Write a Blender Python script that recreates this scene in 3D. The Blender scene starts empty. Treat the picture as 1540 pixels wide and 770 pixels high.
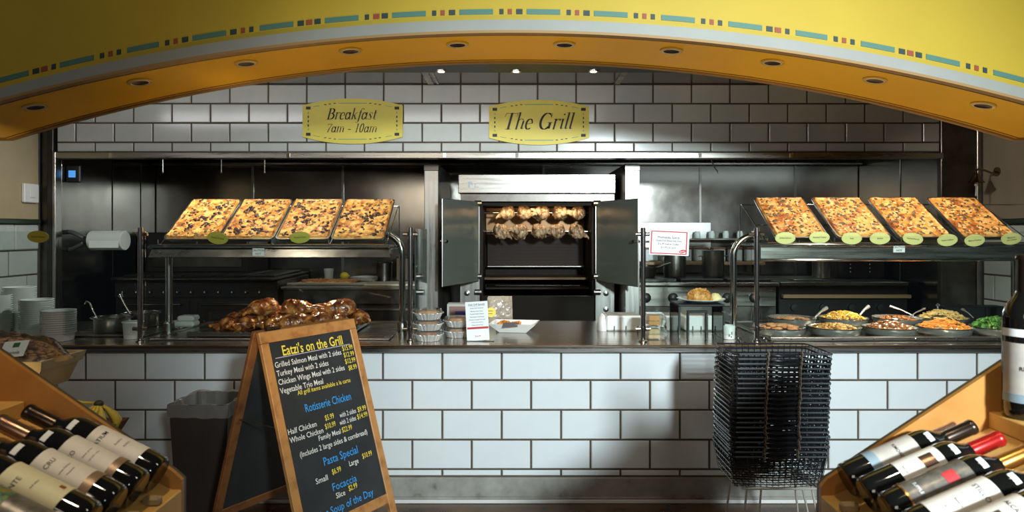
import bpy, math, random
from mathutils import Vector, Matrix, noise
random.seed(7)
PI = math.pi
C = bpy.context.scene.collection
# ------------------------------------------------------------------ camera, world, lights, exposure
FPX = 1027.0
cam_d = bpy.data.cameras.new('camera'); cam = bpy.data.objects.new('camera', cam_d); C.objects.link(cam)
cam.location = (0, 0, 1.53); cam.rotation_euler = (PI/2, 0, 0)
cam_d.sensor_width = 36; cam_d.lens = 36*FPX/1540; cam_d.shift_y = -37/1540
cam_d.clip_start = .05; cam_d.clip_end = 100
cam_d.dof.use_dof = True; cam_d.dof.focus_distance = 4.3; cam_d.dof.aperture_fstop = 5.6
bpy.context.scene.camera = cam
vs = bpy.context.scene.view_settings
vs.view_transform = 'Standard'; vs.look = 'None'; vs.gamma = 1; vs.exposure = 0.0; vs.use_curve_mapping = False
w = bpy.data.worlds.new('room_light'); bpy.context.scene.world = w; w.use_nodes = True
w.node_tree.nodes['Background'].inputs[0].default_value = (.75, .85, 1, 1)
w.node_tree.nodes['Background'].inputs[1].default_value = .03

def area(name, loc, target, sx, sy, power, col=(1, 1, 1)):
    l = bpy.data.lights.new(name, 'AREA'); l.shape = 'RECTANGLE'; l.size = sx; l.size_y = sy
    l.energy = power; l.color = col
    o = bpy.data.objects.new(name, l); C.objects.link(o); o.location = loc
    d = Vector(target)-Vector(loc); o.rotation_euler = d.to_track_quat('-Z', 'Y').to_euler(); return o
def spot(name, loc, target, power, ang, col, blend=.6, size=.05):
    l = bpy.data.lights.new(name, 'SPOT'); l.energy = power; l.color = col
    l.spot_size = math.radians(ang); l.spot_blend = blend; l.shadow_soft_size = size
    o = bpy.data.objects.new(name, l); C.objects.link(o); o.location = loc
    d = Vector(target)-Vector(loc); o.rotation_euler = d.to_track_quat('-Z', 'Y').to_euler(); return o
COOL = (.80, .93, 1.0); WARM = (1.0, .74, .44); NEUT = (1, .9, .76)
spot('shop_window_light', (1.8, -2.6, 2.75), (.9, 3.9, 1.15), 2500, 50, COOL, 1.0, .24)
area('shop_fill_light', (-1.8, -1.8, 2.6), (-2.2, 3.2, 2.4), 1.6, 1.2, 28, (1, .88, .72))
for x_ in (-2.0, -.68, .68, 2.0): spot('soffit_bounce_fill', (x_, 2.1, .12), (x_*1.02, 3.58, 2.4), 72 if x_ > -1 else 95, 62, (1, .74, .40), 1.0, .06)  # added unseen warm spots standing in for bounce onto the arch underside
area('hood_tile_fill', (-1.3, 4.15, 2.62), (-1.3, 5.4, 2.25), 4.2, .08, 14, (.95, .97, 1))  # added wash without a fixture, lifts the tiles above the hood
spot('left_wall_fill', (-1.0, 4.0, 2.6), (-3.5, 4.75, 1.35), 160, 50, (.95, .97, .96), .8, .10)  # added spot without a fixture, brightens the left wall and soup containers
spot('right_wall_fill', (1.6, 4.2, 2.6), (3.7, 4.9, 1.75), 60, 50, NEUT, .8, .10)  # added likewise for the dim right wall and the bell
spot('produce_fill', (-1.2, 1.8, 2.9), (-1.82, 2.5, 1.0), 34, 34, NEUT, .8, .06)  # extra fill put in so the granola does not stay dark
spot('menu_board_fill', (1.2, .6, 2.7), (-.65, 3.1, .65), 60, 26, NEUT, .8, .1)  # extra fill aimed at the chalkboard, which the key leaves dim
area('shop_ceiling_light', (1.6, 1.1, 3.1), (1.3, 3.25, 2.7), .6, .6, 16, NEUT)
spot('crate_spot_left', (-.5, .9, 3.0), (-.95, 1.3, 1.0), 62, 45, (1, .80, .56))
spot('crate_spot_right', (.6, .9, 3.0), (.95, 1.3, 1.0), 44, 45, (1, .80, .56))
spot('pizza_spot_left', (-1.6, 4.08, 2.64), (-1.5, 4.38, 1.5), 60, 82, NEUT)
spot('pizza_spot_right', (2.35, 4.08, 2.64), (2.35, 4.38, 1.5), 68, 88, NEUT)
spot('counter_spot_centre', (.4, 4.3, 2.64), (.3, 4.4, .9), 46, 95, NEUT)
area('hood_lamp_left', (-2.1, 6.05, 2.58), (-2.1, 6.5, 1.2), 1.6, .10, 2, NEUT)
area('hood_lamp_right', (2.1, 6.05, 2.58), (2.1, 6.5, 1.2), 1.9, .10, 9, COOL)
spot('food_spot_left', (-1.3, 4.5, 1.40), (-1.3, 4.4, .9), 15, 125, WARM)
spot('food_spot_right', (2.4, 4.3, 1.34), (2.4, 4.25, .9), 26, 140, NEUT)

# ------------------------------------------------------------------ mesh helper
def hull2(pts):
    pts = sorted(set((round(p[0], 6), round(p[1], 6)) for p in pts))
    def half(ps):
        h = []
        for p in ps:
            while len(h) > 1 and (h[-1][0]-h[-2][0])*(p[1]-h[-2][1])-(h[-1][1]-h[-2][1])*(p[0]-h[-2][0]) <= 0: h.pop()
            h.append(p)
        return h
    a = half(pts); b = half(pts[::-1]); return a[:-1]+b[:-1]

class MB:
    def __init__(s): s.v = []; s.f = []
    def add(s, vs_, fs):
        n = len(s.v); s.v += [tuple(x) for x in vs_]; s.f += [tuple(i+n for i in f) for f in fs]; return s
    def box(s, x0, x1, y0, y1, z0, z1, b=0):
        if x0 > x1: x0, x1 = x1, x0
        if y0 > y1: y0, y1 = y1, y0
        if z0 > z1: z0, z1 = z1, z0
        if b <= 0:
            return s.add([(x, y, z) for z in (z0, z1) for y in (y0, y1) for x in (x0, x1)],
                         [(0, 2, 3, 1), (4, 5, 7, 6), (0, 1, 5, 4), (2, 6, 7, 3), (0, 4, 6, 2), (1, 3, 7, 5)])
        b = min(b, (x1-x0)/2.01, (y1-y0)/2.01, (z1-z0)/2.01)
        V = []; idx = {}
        X = (x0, x1); Y = (y0, y1); Z = (z0, z1); sg = (1, -1)
        for k in (0, 1):
            for j in (0, 1):
                for i in (0, 1):
                    for a in range(3):
                        p = [X[i]+sg[i]*b, Y[j]+sg[j]*b, Z[k]+sg[k]*b]
                        p[a] = (X[i], Y[j], Z[k])[a]
                        idx[i, j, k, a] = len(V); V.append(tuple(p))
        F = []
        g = lambda i, j, k, a: idx[i, j, k, a]
        for i in (0, 1):
            q = [g(i, 0, 0, 0), g(i, 1, 0, 0), g(i, 1, 1, 0), g(i, 0, 1, 0)]; F.append(q if i else q[::-1])
            q = [g(0, i, 0, 1), g(0, i, 1, 1), g(1, i, 1, 1), g(1, i, 0, 1)]; F.append(q if i else q[::-1])
            q = [g(0, 0, i, 2), g(1, 0, i, 2), g(1, 1, i, 2), g(0, 1, i, 2)]; F.append(q if i else q[::-1])
        for p in (0, 1):
            for q_ in (0, 1):
                e = [g(0, p, q_, 1), g(1, p, q_, 1), g(1, p, q_, 2), g(0, p, q_, 2)]; F.append(e if p != q_ else e[::-1])
                e = [g(p, 0, q_, 0), g(p, 1, q_, 0), g(p, 1, q_, 2), g(p, 0, q_, 2)]; F.append(e[::-1] if p != q_ else e)
                e = [g(p, q_, 0, 0), g(p, q_, 1, 0), g(p, q_, 1, 1), g(p, q_, 0, 1)]; F.append(e if p != q_ else e[::-1])
                for r in (0, 1):
                    t = [g(p, q_, r, 0), g(p, q_, r, 1), g(p, q_, r, 2)]; F.append(t if (p+q_+r) % 2 else t[::-1])
        return s.add(V, F)
    def tube(s, pts, r, n=8, closed=False, cap=True):
        pts = [Vector(p) for p in pts]; m = len(pts); V = []; prev = None
        rr = r if isinstance(r, (list, tuple)) else [r]*m
        for i in range(m):
            a = pts[(i-1) % m] if (i > 0 or closed) else pts[i]
            b = pts[(i+1) % m] if (i < m-1 or closed) else pts[i]
            t = (b-a).normalized()
            if prev is None:
                u = t.cross(Vector((0, 0, 1)))
                if u.length < .01: u = t.cross(Vector((1, 0, 0)))
                u.normalize()
            else:
                u = prev-t*prev.dot(t)
                u.normalize()
            prev = u; v = t.cross(u)
            for k in range(n):
                a_ = 2*PI*k/n; V.append(pts[i]+(u*math.cos(a_)+v*math.sin(a_))*rr[i])
        F = []
        for i in range(m if closed else m-1):
            for k in range(n):
                i2 = (i+1) % m; k2 = (k+1) % n
                F.append((i*n+k, i*n+k2, i2*n+k2, i2*n+k))
        if cap and not closed:
            F.append(tuple(range(n))[::-1]); F.append(tuple((m-1)*n+k for k in range(n)))
        return s.add(V, F)
    def bar(s, p, q, r, n=8): return s.tube([p, q], r, n)
    def lathe(s, prof, n=24, M=None, fn=None):
        V = []; F = []
        for (r, z) in prof:
            for k in range(n):
                a = 2*PI*k/n; q = r*(fn(a, z) if fn else 1)
                V.append(Vector((q*math.cos(a), q*math.sin(a), z)))
        for i in range(len(prof)-1):
            for k in range(n):
                k2 = (k+1) % n; F.append((i*n+k, i*n+k2, (i+1)*n+k2, (i+1)*n+k))
        ring_ = prof[0] == prof[-1]
        if prof[0][0] > 1e-6 and not ring_: F.append(tuple(range(n))[::-1])
        if prof[-1][0] > 1e-6 and not ring_: F.append(tuple((len(prof)-1)*n+k for k in range(n)))
        if M is not None: V = [M @ v for v in V]
        return s.add(V, F)
    def sph(s, c, rx, ry=None, rz=None, nu=12, nv=8, M=None, jit=0):
        ry = rx if ry is None else ry; rz = rx if rz is None else rz
        V = [Vector((0, 0, -rz))]; F = []
        for i in range(1, nv):
            a = -PI/2+PI*i/nv
            for k in range(nu):
                b = 2*PI*k/nu; V.append(Vector((rx*math.cos(a)*math.cos(b), ry*math.cos(a)*math.sin(b), rz*math.sin(a))))
        V.append(Vector((0, 0, rz)))
        for k in range(nu):
            k2 = (k+1) % nu; F.append((0, 1+k2, 1+k)); F.append((len(V)-1, 1+(nv-2)*nu+k, 1+(nv-2)*nu+k2))
            for i in range(nv-2): F.append((1+i*nu+k, 1+i*nu+k2, 1+(i+1)*nu+k2, 1+(i+1)*nu+k))
        if jit:
            sd = Vector((random.random()*50, random.random()*50, 3))
            V = [v*(1+jit*noise.noise(v.normalized()*1.7+sd)) for v in V]
        if M is not None: V = [M @ v for v in V]
        return s.add([v+Vector(c) for v in V], F)
    def prism(s, poly, M, d):           # polygon in local XY, extruded by d along local +Z, placed by M
        n = len(poly)
        V = [M @ Vector((p[0], p[1], 0)) for p in poly]+[M @ Vector((p[0], p[1], d)) for p in poly]
        F = [tuple(range(n))[::-1], tuple(range(n, 2*n))]+[(i, (i+1) % n, n+(i+1) % n, n+i) for i in range(n)]
        return s.add(V, F)
    def quad(s, a, b, c, d): return s.add([a, b, c, d], [(0, 1, 2, 3)])
    def merge(s, o, M=None):
        return s.add([M @ Vector(v) for v in o.v] if M is not None else o.v, o.f)

def frame(o, right, up):
    r = Vector(right).normalized(); u = Vector(up).normalized(); n = r.cross(u).normalized(); u = n.cross(r)
    M = Matrix.Identity(4)
    for i in range(3): M[i][0] = r[i]; M[i][1] = u[i]; M[i][2] = n[i]; M[i][3] = o[i]
    return M
def tag(o, label=None, cat=None, group=None, kind=None):
    if label: o['label'] = label
    if cat: o['category'] = cat
    if group: o['group'] = group
    if kind: o['kind'] = kind
    return o
def woff(p):
    v = Vector((0, 0, 0))
    while p is not None: v += p.location; p = p.parent
    return v
def mesh(name, mb, m, smooth=None):
    me = bpy.data.meshes.new(name); me.from_pydata([tuple(v) for v in mb.v], [], mb.f); me.update()
    if m: me.materials.append(m)
    if smooth:
        me.polygons.foreach_set('use_smooth', [True]*len(me.polygons))
        me.set_sharp_from_angle(angle=math.radians(smooth))
    return me
def put(name, me, parent=None, loc=(0, 0, 0)):
    o = bpy.data.objects.new(name, me); C.objects.link(o); o.parent = parent; o.location = loc; return o
def build(name, mb, m, parent=None, smooth=None, world=False, at=None, label=None, cat=None, group=None, kind=None):
    """world=True: coordinates are world ones, made local to the parent (or to the point at)."""
    off = Vector((0, 0, 0))
    if world and parent is not None: off = woff(parent)
    if at is not None and parent is None and world: off = Vector(at)
    if off.length > 0: mb.v = [(v[0]-off.x, v[1]-off.y, v[2]-off.z) for v in mb.v]
    o = put(name, mesh(name, mb, m, smooth), parent, at if (at is not None and parent is None) else (0, 0, 0))
    return tag(o, label, cat, group, kind)
def thing(name, label, cat, loc=(0, 0, 0), rot=(0, 0, 0), group=None):
    o = bpy.data.objects.new(name, None); C.objects.link(o); o.empty_display_size = .1
    o.location = loc; o.rotation_euler = rot; return tag(o, label, cat, group)
def kids(o): return [c for c in bpy.data.objects if c.parent == o]
def dup(o, loc=None, rot=None, label=None, group=None, parent=None):
    c = o.copy(); C.objects.link(c); c.parent = parent
    for k in KIDS.get(o.name) or kids(o): dup(k, parent=c)
    if loc is not None: c.location = loc
    if rot is not None: c.rotation_euler = rot
    if label: c['label'] = label
    if group: c['group'] = group
    return c
KIDS = {}
ORD = 'first second third fourth fifth sixth seventh eighth ninth tenth eleventh twelfth thirteenth fourteenth fifteenth sixteenth seventeenth eighteenth nineteenth twentieth twenty-first twenty-second twenty-third twenty-fourth'.split()

# ------------------------------------------------------------------ materials
def mat(name, col, rough=.5, metal=0, var=None, vscale=8, bump=0, bscale=30, stretch=(1, 1, 1), coat=0, emit=None, es=0, sss=0, ramp=None, rvar=0, spec=None, detail=6):
    m = bpy.data.materials.new(name); m.use_nodes = True; nt = m.node_tree; b = nt.nodes['Principled BSDF']
    b.inputs['Base Color'].default_value = (*col, 1); b.inputs['Roughness'].default_value = rough
    b.inputs['Metallic'].default_value = metal
    if spec is not None: b.inputs['Specular IOR Level'].default_value = spec
    if coat: b.inputs['Coat Weight'].default_value = coat; b.inputs['Coat Roughness'].default_value = .06
    if sss: b.inputs['Subsurface Weight'].default_value = sss; b.inputs['Subsurface Scale'].default_value = .01
    if emit: b.inputs['Emission Color'].default_value = (*emit, 1); b.inputs['Emission Strength'].default_value = es
    if var or bump or ramp or rvar:
        tc = nt.nodes.new('ShaderNodeTexCoord'); mp = nt.nodes.new('ShaderNodeMapping')
        mp.inputs['Scale'].default_value = stretch; nt.links.new(tc.outputs['Object'], mp.inputs[0])
    if var or ramp or rvar:
        n = nt.nodes.new('ShaderNodeTexNoise'); n.inputs['Scale'].default_value = vscale; n.inputs['Detail'].default_value = detail
        n.inputs['Roughness'].default_value = .6
        nt.links.new(mp.outputs[0], n.inputs['Vector'])
        if var or ramp:
            cr = nt.nodes.new('ShaderNodeValToRGB'); nt.links.new(n.outputs['Fac'], cr.inputs[0])
            st = ramp if ramp else [(.32, var), (.68, col)]
            cr.color_ramp.elements[0].position = st[0][0]; cr.color_ramp.elements[0].color = (*st[0][1], 1)
            cr.color_ramp.elements[1].position = st[-1][0]; cr.color_ramp.elements[1].color = (*st[-1][1], 1)
            for p, c in st[1:-1]:
                e = cr.color_ramp.elements.new(p); e.color = (*c, 1)
            nt.links.new(cr.outputs[0], b.inputs['Base Color'])
        if rvar:
            mr = nt.nodes.new('ShaderNodeMapRange'); mr.inputs['To Min'].default_value = rough-rvar; mr.inputs['To Max'].default_value = rough+rvar
            mr.inputs['From Min'].default_value = .3; mr.inputs['From Max'].default_value = .7
            nt.links.new(n.outputs['Fac'], mr.inputs['Value']); nt.links.new(mr.outputs[0], b.inputs['Roughness'])
    if bump:
        n2 = nt.nodes.new('ShaderNodeTexNoise'); n2.inputs['Scale'].default_value = bscale; n2.inputs['Detail'].default_value = 3
        nt.links.new(mp.outputs[0], n2.inputs['Vector'])
        bp = nt.nodes.new('ShaderNodeBump'); bp.inputs['Strength'].default_value = bump; bp.inputs['Distance'].default_value = .004
        nt.links.new(n2.outputs['Fac'], bp.inputs['Height']); nt.links.new(bp.outputs[0], b.inputs['Normal'])
    return m
def glass_mat(name, tint=(.94, .98, .96), refl=.06, rough=.02, body=0, bodycol=(.8, .85, .85)):
    m = bpy.data.materials.new(name); m.use_nodes = True; nt = m.node_tree; nt.nodes.clear()
    out = nt.nodes.new('ShaderNodeOutputMaterial'); tr = nt.nodes.new('ShaderNodeBsdfTransparent'); gl = nt.nodes.new('ShaderNodeBsdfGlossy')
    fr = nt.nodes.new('ShaderNodeFresnel'); fr.inputs[0].default_value = 1.45; mx = nt.nodes.new('ShaderNodeMixShader')
    tr.inputs[0].default_value = (*tint, 1); gl.inputs['Roughness'].default_value = rough
    ad = nt.nodes.new('ShaderNodeMath'); ad.operation = 'ADD'; ad.inputs[1].default_value = refl-.04; ad.use_clamp = True
    nt.links.new(fr.outputs[0], ad.inputs[0]); nt.links.new(ad.outputs[0], mx.inputs[0])
    src = tr
    if body:
        df = nt.nodes.new('ShaderNodeBsdfDiffuse'); df.inputs[0].default_value = (*bodycol, 1); m2 = nt.nodes.new('ShaderNodeMixShader')
        m2.inputs[0].default_value = body; nt.links.new(tr.outputs[0], m2.inputs[1]); nt.links.new(df.outputs[0], m2.inputs[2]); src = m2
    nt.links.new(src.outputs[0], mx.inputs[1]); nt.links.new(gl.outputs[0], mx.inputs[2]); nt.links.new(mx.outputs[0], out.inputs[0])
    return m
def wood_mat(name, c1, c2, stretch=(1, 1, 8), scale=14, rough=.4, coat=.15):
    return mat(name, c1, rough, ramp=[(.3, c2), (.5, c1), (.7, tuple(min(1, x*1.12) for x in c1))], vscale=scale, stretch=stretch, bump=.06, bscale=scale*3, coat=coat)

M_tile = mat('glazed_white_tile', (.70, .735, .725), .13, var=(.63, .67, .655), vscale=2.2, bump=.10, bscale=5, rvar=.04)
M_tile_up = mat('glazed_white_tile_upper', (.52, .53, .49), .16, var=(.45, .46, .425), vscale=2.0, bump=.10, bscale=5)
M_tile_side = mat('glazed_tile_side', (.50, .54, .50), .16, var=(.42, .46, .43), vscale=3, bump=.2, bscale=9)
M_relief = mat('glazed_relief_tile', (.50, .54, .50), .22, bump=1.0, bscale=26, var=(.42, .47, .44), vscale=20)
M_grout = mat('brown_grout', (.105, .078, .048), .9, var=(.06, .045, .03), vscale=9, bump=.3, bscale=90)
M_steel = mat('brushed_steel', (.40, .385, .355), .31, 1, var=(.31, .30, .27), vscale=5, stretch=(8, 8, .35), bump=.02, bscale=30, rvar=.05)
M_steel_h = mat('brushed_steel_horizontal', (.43, .405, .36), .29, 1, var=(.33, .305, .265), vscale=4, stretch=(.5, 7, 9), bump=.02, bscale=30, rvar=.06)
M_top = mat('worktop_steel', (.52, .48, .41), .22, 1, var=(.42, .38, .32), vscale=4, stretch=(.5, 5, 5), bump=.02, bscale=30, rvar=.05)
M_wallsteel = mat('warped_wall_steel', (.36, .345, .31), .20, 1, var=(.25, .235, .205), vscale=1.6, stretch=(1, 1, .7), bump=1.0, bscale=1.3, rvar=.06, detail=5)
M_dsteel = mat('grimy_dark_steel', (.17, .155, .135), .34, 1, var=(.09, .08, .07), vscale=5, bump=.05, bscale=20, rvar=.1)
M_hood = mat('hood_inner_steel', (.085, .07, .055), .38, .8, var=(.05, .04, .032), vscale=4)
M_black = mat('black_enamel', (.012, .011, .010), .35, 0, var=(.02, .016, .012), vscale=12)
M_blackm = mat('black_plastic', (.014, .014, .015), .42)
M_chrome = mat('polished_steel_tube', (.62, .61, .58), .14, 1)
M_yellow = mat('yellow_wall_paint', (.50, .365, .022), .62, var=(.47, .34, .02), vscale=3, bump=.08, bscale=160)
M_soffit = mat('golden_soffit_paint', (.92, .52, .025), .42, var=(.85, .48, .022), vscale=2.5, bump=.05, bscale=120, spec=.2)
M_band = mat('pale_grey_band_paint', (.31, .33, .30), .6, var=(.28, .30, .275), vscale=5)
M_bandbrown = mat('dark_brown_line', (.10, .055, .02), .6)
M_lip = mat('tan_edge_shade', (.33, .20, .07), .6)  # brown shadow under the lip put into this colour; back edge shares it
M_teal = mat('teal_paint', (.07, .19, .15), .6)
M_navy = mat('dark_green_paint', (.018, .045, .04), .6)
M_rust = mat('rust_red_paint', (.28, .06, .02), .6)
M_beige = mat('beige_wall_paint', (.42, .34, .20), .8, var=(.38, .31, .18), vscale=6, bump=.12, bscale=200)
M_beige2 = mat('taupe_wall_paint', (.27, .22, .16), .8, var=(.24, .20, .14), vscale=6, bump=.12, bscale=200)
M_green = mat('dark_green_cap', (.02, .035, .02), .4)
M_ceil = mat('dark_glossy_ceiling', (.20, .19, .17), .16, .85, var=(.15, .14, .12), vscale=3)
M_ceil2 = mat('black_soffit', (.02, .018, .015), .4)
M_floor = mat('brown_stained_floor', (.115, .066, .032), .32, ramp=[(.3, (.035, .022, .013)), (.5, (.10, .055, .026)), (.72, (.17, .10, .05))], vscale=5, bump=.08, bscale=25, rvar=.1)
M_base = mat('scuffed_grey_cove', (.30, .29, .255), .45, ramp=[(.28, (.10, .085, .065)), (.40, (.24, .23, .20)), (.7, (.34, .33, .29))], vscale=9, detail=10)
M_white = mat('white_plastic', (.74, .74, .70), .4)
M_whitec = mat('white_ceramic', (.80, .80, .76), .12, coat=.4)
M_paper = mat('white_paper', (.80, .82, .80), .8)
M_signy = mat('yellow_sign_board', (.66, .54, .07), .5, var=(.61, .49, .06), vscale=7)
M_oval = mat('pale_yellow_card', (.72, .68, .24), .6)
M_ovald = mat('olive_yellow_card', (.42, .40, .045), .6)
M_ink = mat('black_ink', (.012, .012, .012), .6)
M_inkteal = mat('teal_ink', (.10, .27, .17), .6)
M_inkgrey = mat('grey_ink', (.10, .10, .10), .7)
M_red = mat('red_ink', (.50, .03, .035), .6)
M_oak = wood_mat('honey_oak', (.47, .22, .065), (.30, .12, .03), (1, 1, 1), 16)
M_oakd = wood_mat('shaded_oak', (.22, .085, .025), (.13, .045, .015), (1, 1, 1), 16)
M_pine = wood_mat('golden_ply', (.62, .36, .095), (.52, .29, .07), (1, 1, 1), 5, .45, .2)
M_pineside = wood_mat('amber_side_panel', (.42, .19, .045), (.34, .14, .03), (1, 1, 1), 6, .35, .3)
M_edge = mat('dark_laminate', (.055, .045, .032), .4)
M_board = mat('black_chalkboard', (.016, .018, .018), .55, var=(.03, .033, .033), vscale=5, detail=9)
M_chW = mat('white_chalk_paint', (.78, .76, .70), .8); M_chY = mat('yellow_chalk_paint', (.85, .65, .06), .8)
M_chB = mat('blue_chalk_paint', (.035, .30, .68), .8); M_chL = mat('lilac_grey_line', (.42, .42, .50), .8)
M_bottle = mat('dark_bottle_glass', (.006, .006, .005), .05, coat=.6)
M_foil = mat('foil_pan_aluminium', (.80, .79, .75), .32, .65, bump=.9, bscale=120)
M_glass = glass_mat('sneeze_guard_glass', refl=.055)
M_glassg = glass_mat('greenish_edge_glass', (.80, .90, .85), .10, .05, .12, (.30, .42, .37))
M_ovenglass = glass_mat('oven_door_glass', (.72, .78, .70), .10, .14, .26, (.50, .56, .46))
M_clear = glass_mat('clear_plastic', (.93, .94, .92), .10, .12, .10, (.8, .8, .75))
M_cup = mat('translucent_white_plastic', (.66, .70, .66), .35, sss=.0)
M_roast = mat('roast_chicken_skin', (.42, .14, .03), .26, ramp=[(.30, (.035, .009, .005)), (.43, (.19, .045, .013)), (.55, (.50, .17, .035)), (.70, (.85, .46, .14))], vscale=13, bump=.8, bscale=45, coat=.22)
M_raw = mat('half_roasted_skin', (.52, .34, .17), .4, ramp=[(.34, (.05, .028, .014)), (.48, (.30, .18, .08)), (.66, (.66, .48, .28))], vscale=15, bump=.5, bscale=45, coat=.2)
M_perf = mat('perforated_burner', (.030, .022, .018), .6, 0, spec=.15)

# ------------------------------------------------------------------ lettering
_tc = {}
def text_mb(s, size, align='CENTER', shear=0, sx=1, bold=0):
    key = (s, align, bold)
    if key not in _tc:
        cu = bpy.data.curves.new('t', 'FONT'); cu.body = s; cu.size = 1; cu.align_x = align; cu.resolution_u = 2; cu.offset = bold
        o = bpy.data.objects.new('t', cu); C.objects.link(o)
        dg = bpy.context.evaluated_depsgraph_get(); me = bpy.data.meshes.new_from_object(o.evaluated_get(dg))
        _tc[key] = ([tuple(v.co) for v in me.vertices], [tuple(p.vertices) for p in me.polygons])
        bpy.data.objects.remove(o); bpy.data.curves.remove(cu); bpy.data.meshes.remove(me)
    V, F = _tc[key]; mb = MB()
    return mb.add([((x+y*shear)*sx*size, y*size, 0) for x, y, z in V], F)
def el(cx, cy, rx, ry, a0, a1, n=14):
    return [(cx+rx*math.cos(math.radians(a0+(a1-a0)*i/n)), cy+ry*math.sin(math.radians(a0+(a1-a0)*i/n))) for i in range(n+1)]
W1, W2, T1 = .085, .11, .02
GL = {  # advance, [(width, points)]
 'B': (.56, [(W2, [(.12, 0), (.12, .72)]), (.02, [(.0, .01), (.25, .01)]), (.02, [(0, .71), (.25, .71)]), (W2, el(.25, .555, .17, .155, 90, -90)), (W2, el(.25, .205, .22, .195, 90, -90)), (.02, [(.12, .40), (.25, .40)])]),
 'r': (.33, [(W1, [(.09, 0), (.09, .46)]), (.02, [(0, .45), (.1, .45)]), (.03, el(.24, .30, .14, .16, 165, 70)), (.07, [(.28, .43), (.30, .40)])]),
 'e': (.38, [(W1, el(.19, .23, .14, .23, 60, 310)), (.05, el(.19, .23, .14, .23, 60, 10)), (.02, [(.06, .23), (.33, .27)])]),
 'a': (.46, [(W1, el(.18, .23, .13, .23, 20, 340)), (W1, [(.34, .46), (.34, .06)]), (.03, [(.34, .04), (.39, .0), (.45, .06)])]),
 'k': (.44, [(W1, [(.09, 0), (.09, .74)]), (.02, [(0, .73), (.1, .73)]), (.03, [(.1, .20), (.32, .44)]), (.06, [(.30, .44), (.36, .44)]), (W1, [(.20, .28), (.32, .02)]), (.02, [(.32, .01), (.42, .05)])]),
 'f': (.28, [(W1, [(.13, -.12), (.15, .58)]), (.03, el(.26, .58, .12, .15, 170, 60)), (.07, [(.33, .68), (.34, .66)]), (.03, el(.04, -.12, .10, .09, 0, -120)), (.02, [(.03, .45), (.28, .45)])]),
 's': (.34, [(.03, el(.17, .35, .11, .11, 40, 130)), (W1, [(.09, .38), (.13, .28), (.22, .19), (.24, .10)]), (.03, el(.15, .10, .10, .10, 0, -140)), (.05, [(.27, .40), (.27, .36)])]),
 't': (.28, [(W1, [(.12, .60), (.12, .08)]), (.02, [(.02, .45), (.26, .45)]), (.03, el(.19, .09, .08, .09, 180, 320))]),
 '7': (.42, [(.04, [(.04, .56), (.04, .66), (.38, .66)]), (.06, [(.06, .64), (.36, .64)]), (.045, [(.38, .66), (.22, .32)]), (.08, [(.22, .34), (.15, 0)])]),
 'm': (.72, [(W1, [(.09, 0), (.09, .46)]), (.02, [(0, .45), (.1, .45)]), (.025, el(.22, .32, .12, .14, 170, 40)), (W1, [(.33, .36), (.33, 0)]), (.025, el(.46, .32, .12, .14, 170, 40)), (W1, [(.58, .36), (.58, .04)]), (.03, [(.58, .02), (.66, .05)])]),
 '-': (.36, [(.18, [(.10, .22), (.10, .25)]), (.18, [(.18, .22), (.18, .25)])]),
 '1': (.34, [(W1, [(.17, 0), (.17, .70)]), (.02, [(.05, .01), (.29, .01)]), (.02, [(.06, .62), (.17, .69)])]),
 '0': (.46, [(W1, el(.22, .35, .14, .35, 0, 360, 22))]),
 'T': (.60, [(W2, [(.30, 0), (.30, .72)]), (.02, [(.17, .01), (.43, .01)]), (.02, [(.04, .71), (.58, .71)]), (.02, [(.04, .71), (.0, .55)]), (.02, [(.58, .71), (.58, .55)])]),
 'h': (.46, [(W1, [(.09, 0), (.09, .74)]), (.02, [(0, .73), (.1, .73)]), (.025, el(.23, .31, .13, .15, 170, 30)), (W1, [(.35, .36), (.33, .04)]), (.03, [(.34, .02), (.42, .05)])]),
 'G': (.70, [(W2, el(.33, .36, .25, .36, 60, 320, 22)), (.03, el(.33, .36, .25, .36, 60, 35, 4)), (W2, [(.55, .30), (.55, .04)]), (.02, [(.43, .30), (.66, .30)]), (.02, [(.55, .70), (.55, .52)])]),
 'i': (.22, [(W1, [(.10, .46), (.10, .05)]), (.02, [(0, .45), (.1, .45)]), (.03, [(.10, .02), (.19, .05)]), (.08, [(.11, .64), (.11, .68)])]),
 'l': (.22, [(W1, [(.10, .74), (.10, .05)]), (.02, [(0, .73), (.1, .73)]), (.03, [(.10, .02), (.19, .05)])]),
 ' ': (.26, []),
}
def nib_text(s, size, sx=.92, shear=.30):
    mb = MB(); x = 0; tot = sum(GL[c][0] for c in s)
    for c in s:
        adv, strokes = GL[c]
        for w_, pts in strokes:
            for a, b in zip(pts, pts[1:]):
                q = []
                for p in (a, b):
                    for dx in (-w_/2, w_/2):
                        for dy in (-T1/2, T1/2): q.append((p[0]+dx+x-tot/2, p[1]+dy))
                h = hull2(q)
                mb.add([((px+py*shear)*sx*size, py*size, 0) for px, py in h], [tuple(range(len(h)))])
        x += adv
    return mb
def letters(parent, name, mb, M, m, world=True, label=None):
    o = MB(); o.merge(mb, M); return build(name, o, m, parent, world=world, label=label)

# ================================================================== STRUCTURE
floor = build('floor', MB().box(-6, 6, -4, 7.1, -.1, 0), M_floor, kind='structure')
build('ceiling', MB().box(-6, 6, 4.88, 7.1, 2.695, 2.80), M_ceil, kind='structure')
build('trim_1', MB().box(-3.75, 3.75, 3.83, 4.88, 2.665, 2.80), M_ceil2, kind='structure', label='black soffit above the serving counter')
build('trim_2', MB().box(-.66, -.615, 4.88, 5.37, 2.685, 2.695).box(-.59, -.575, 4.88, 5.37, 2.687, 2.695).box(.80, .845, 4.88, 5.37, 2.685, 2.695), M_steel_h, kind='structure', label='steel ceiling strips')

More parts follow.
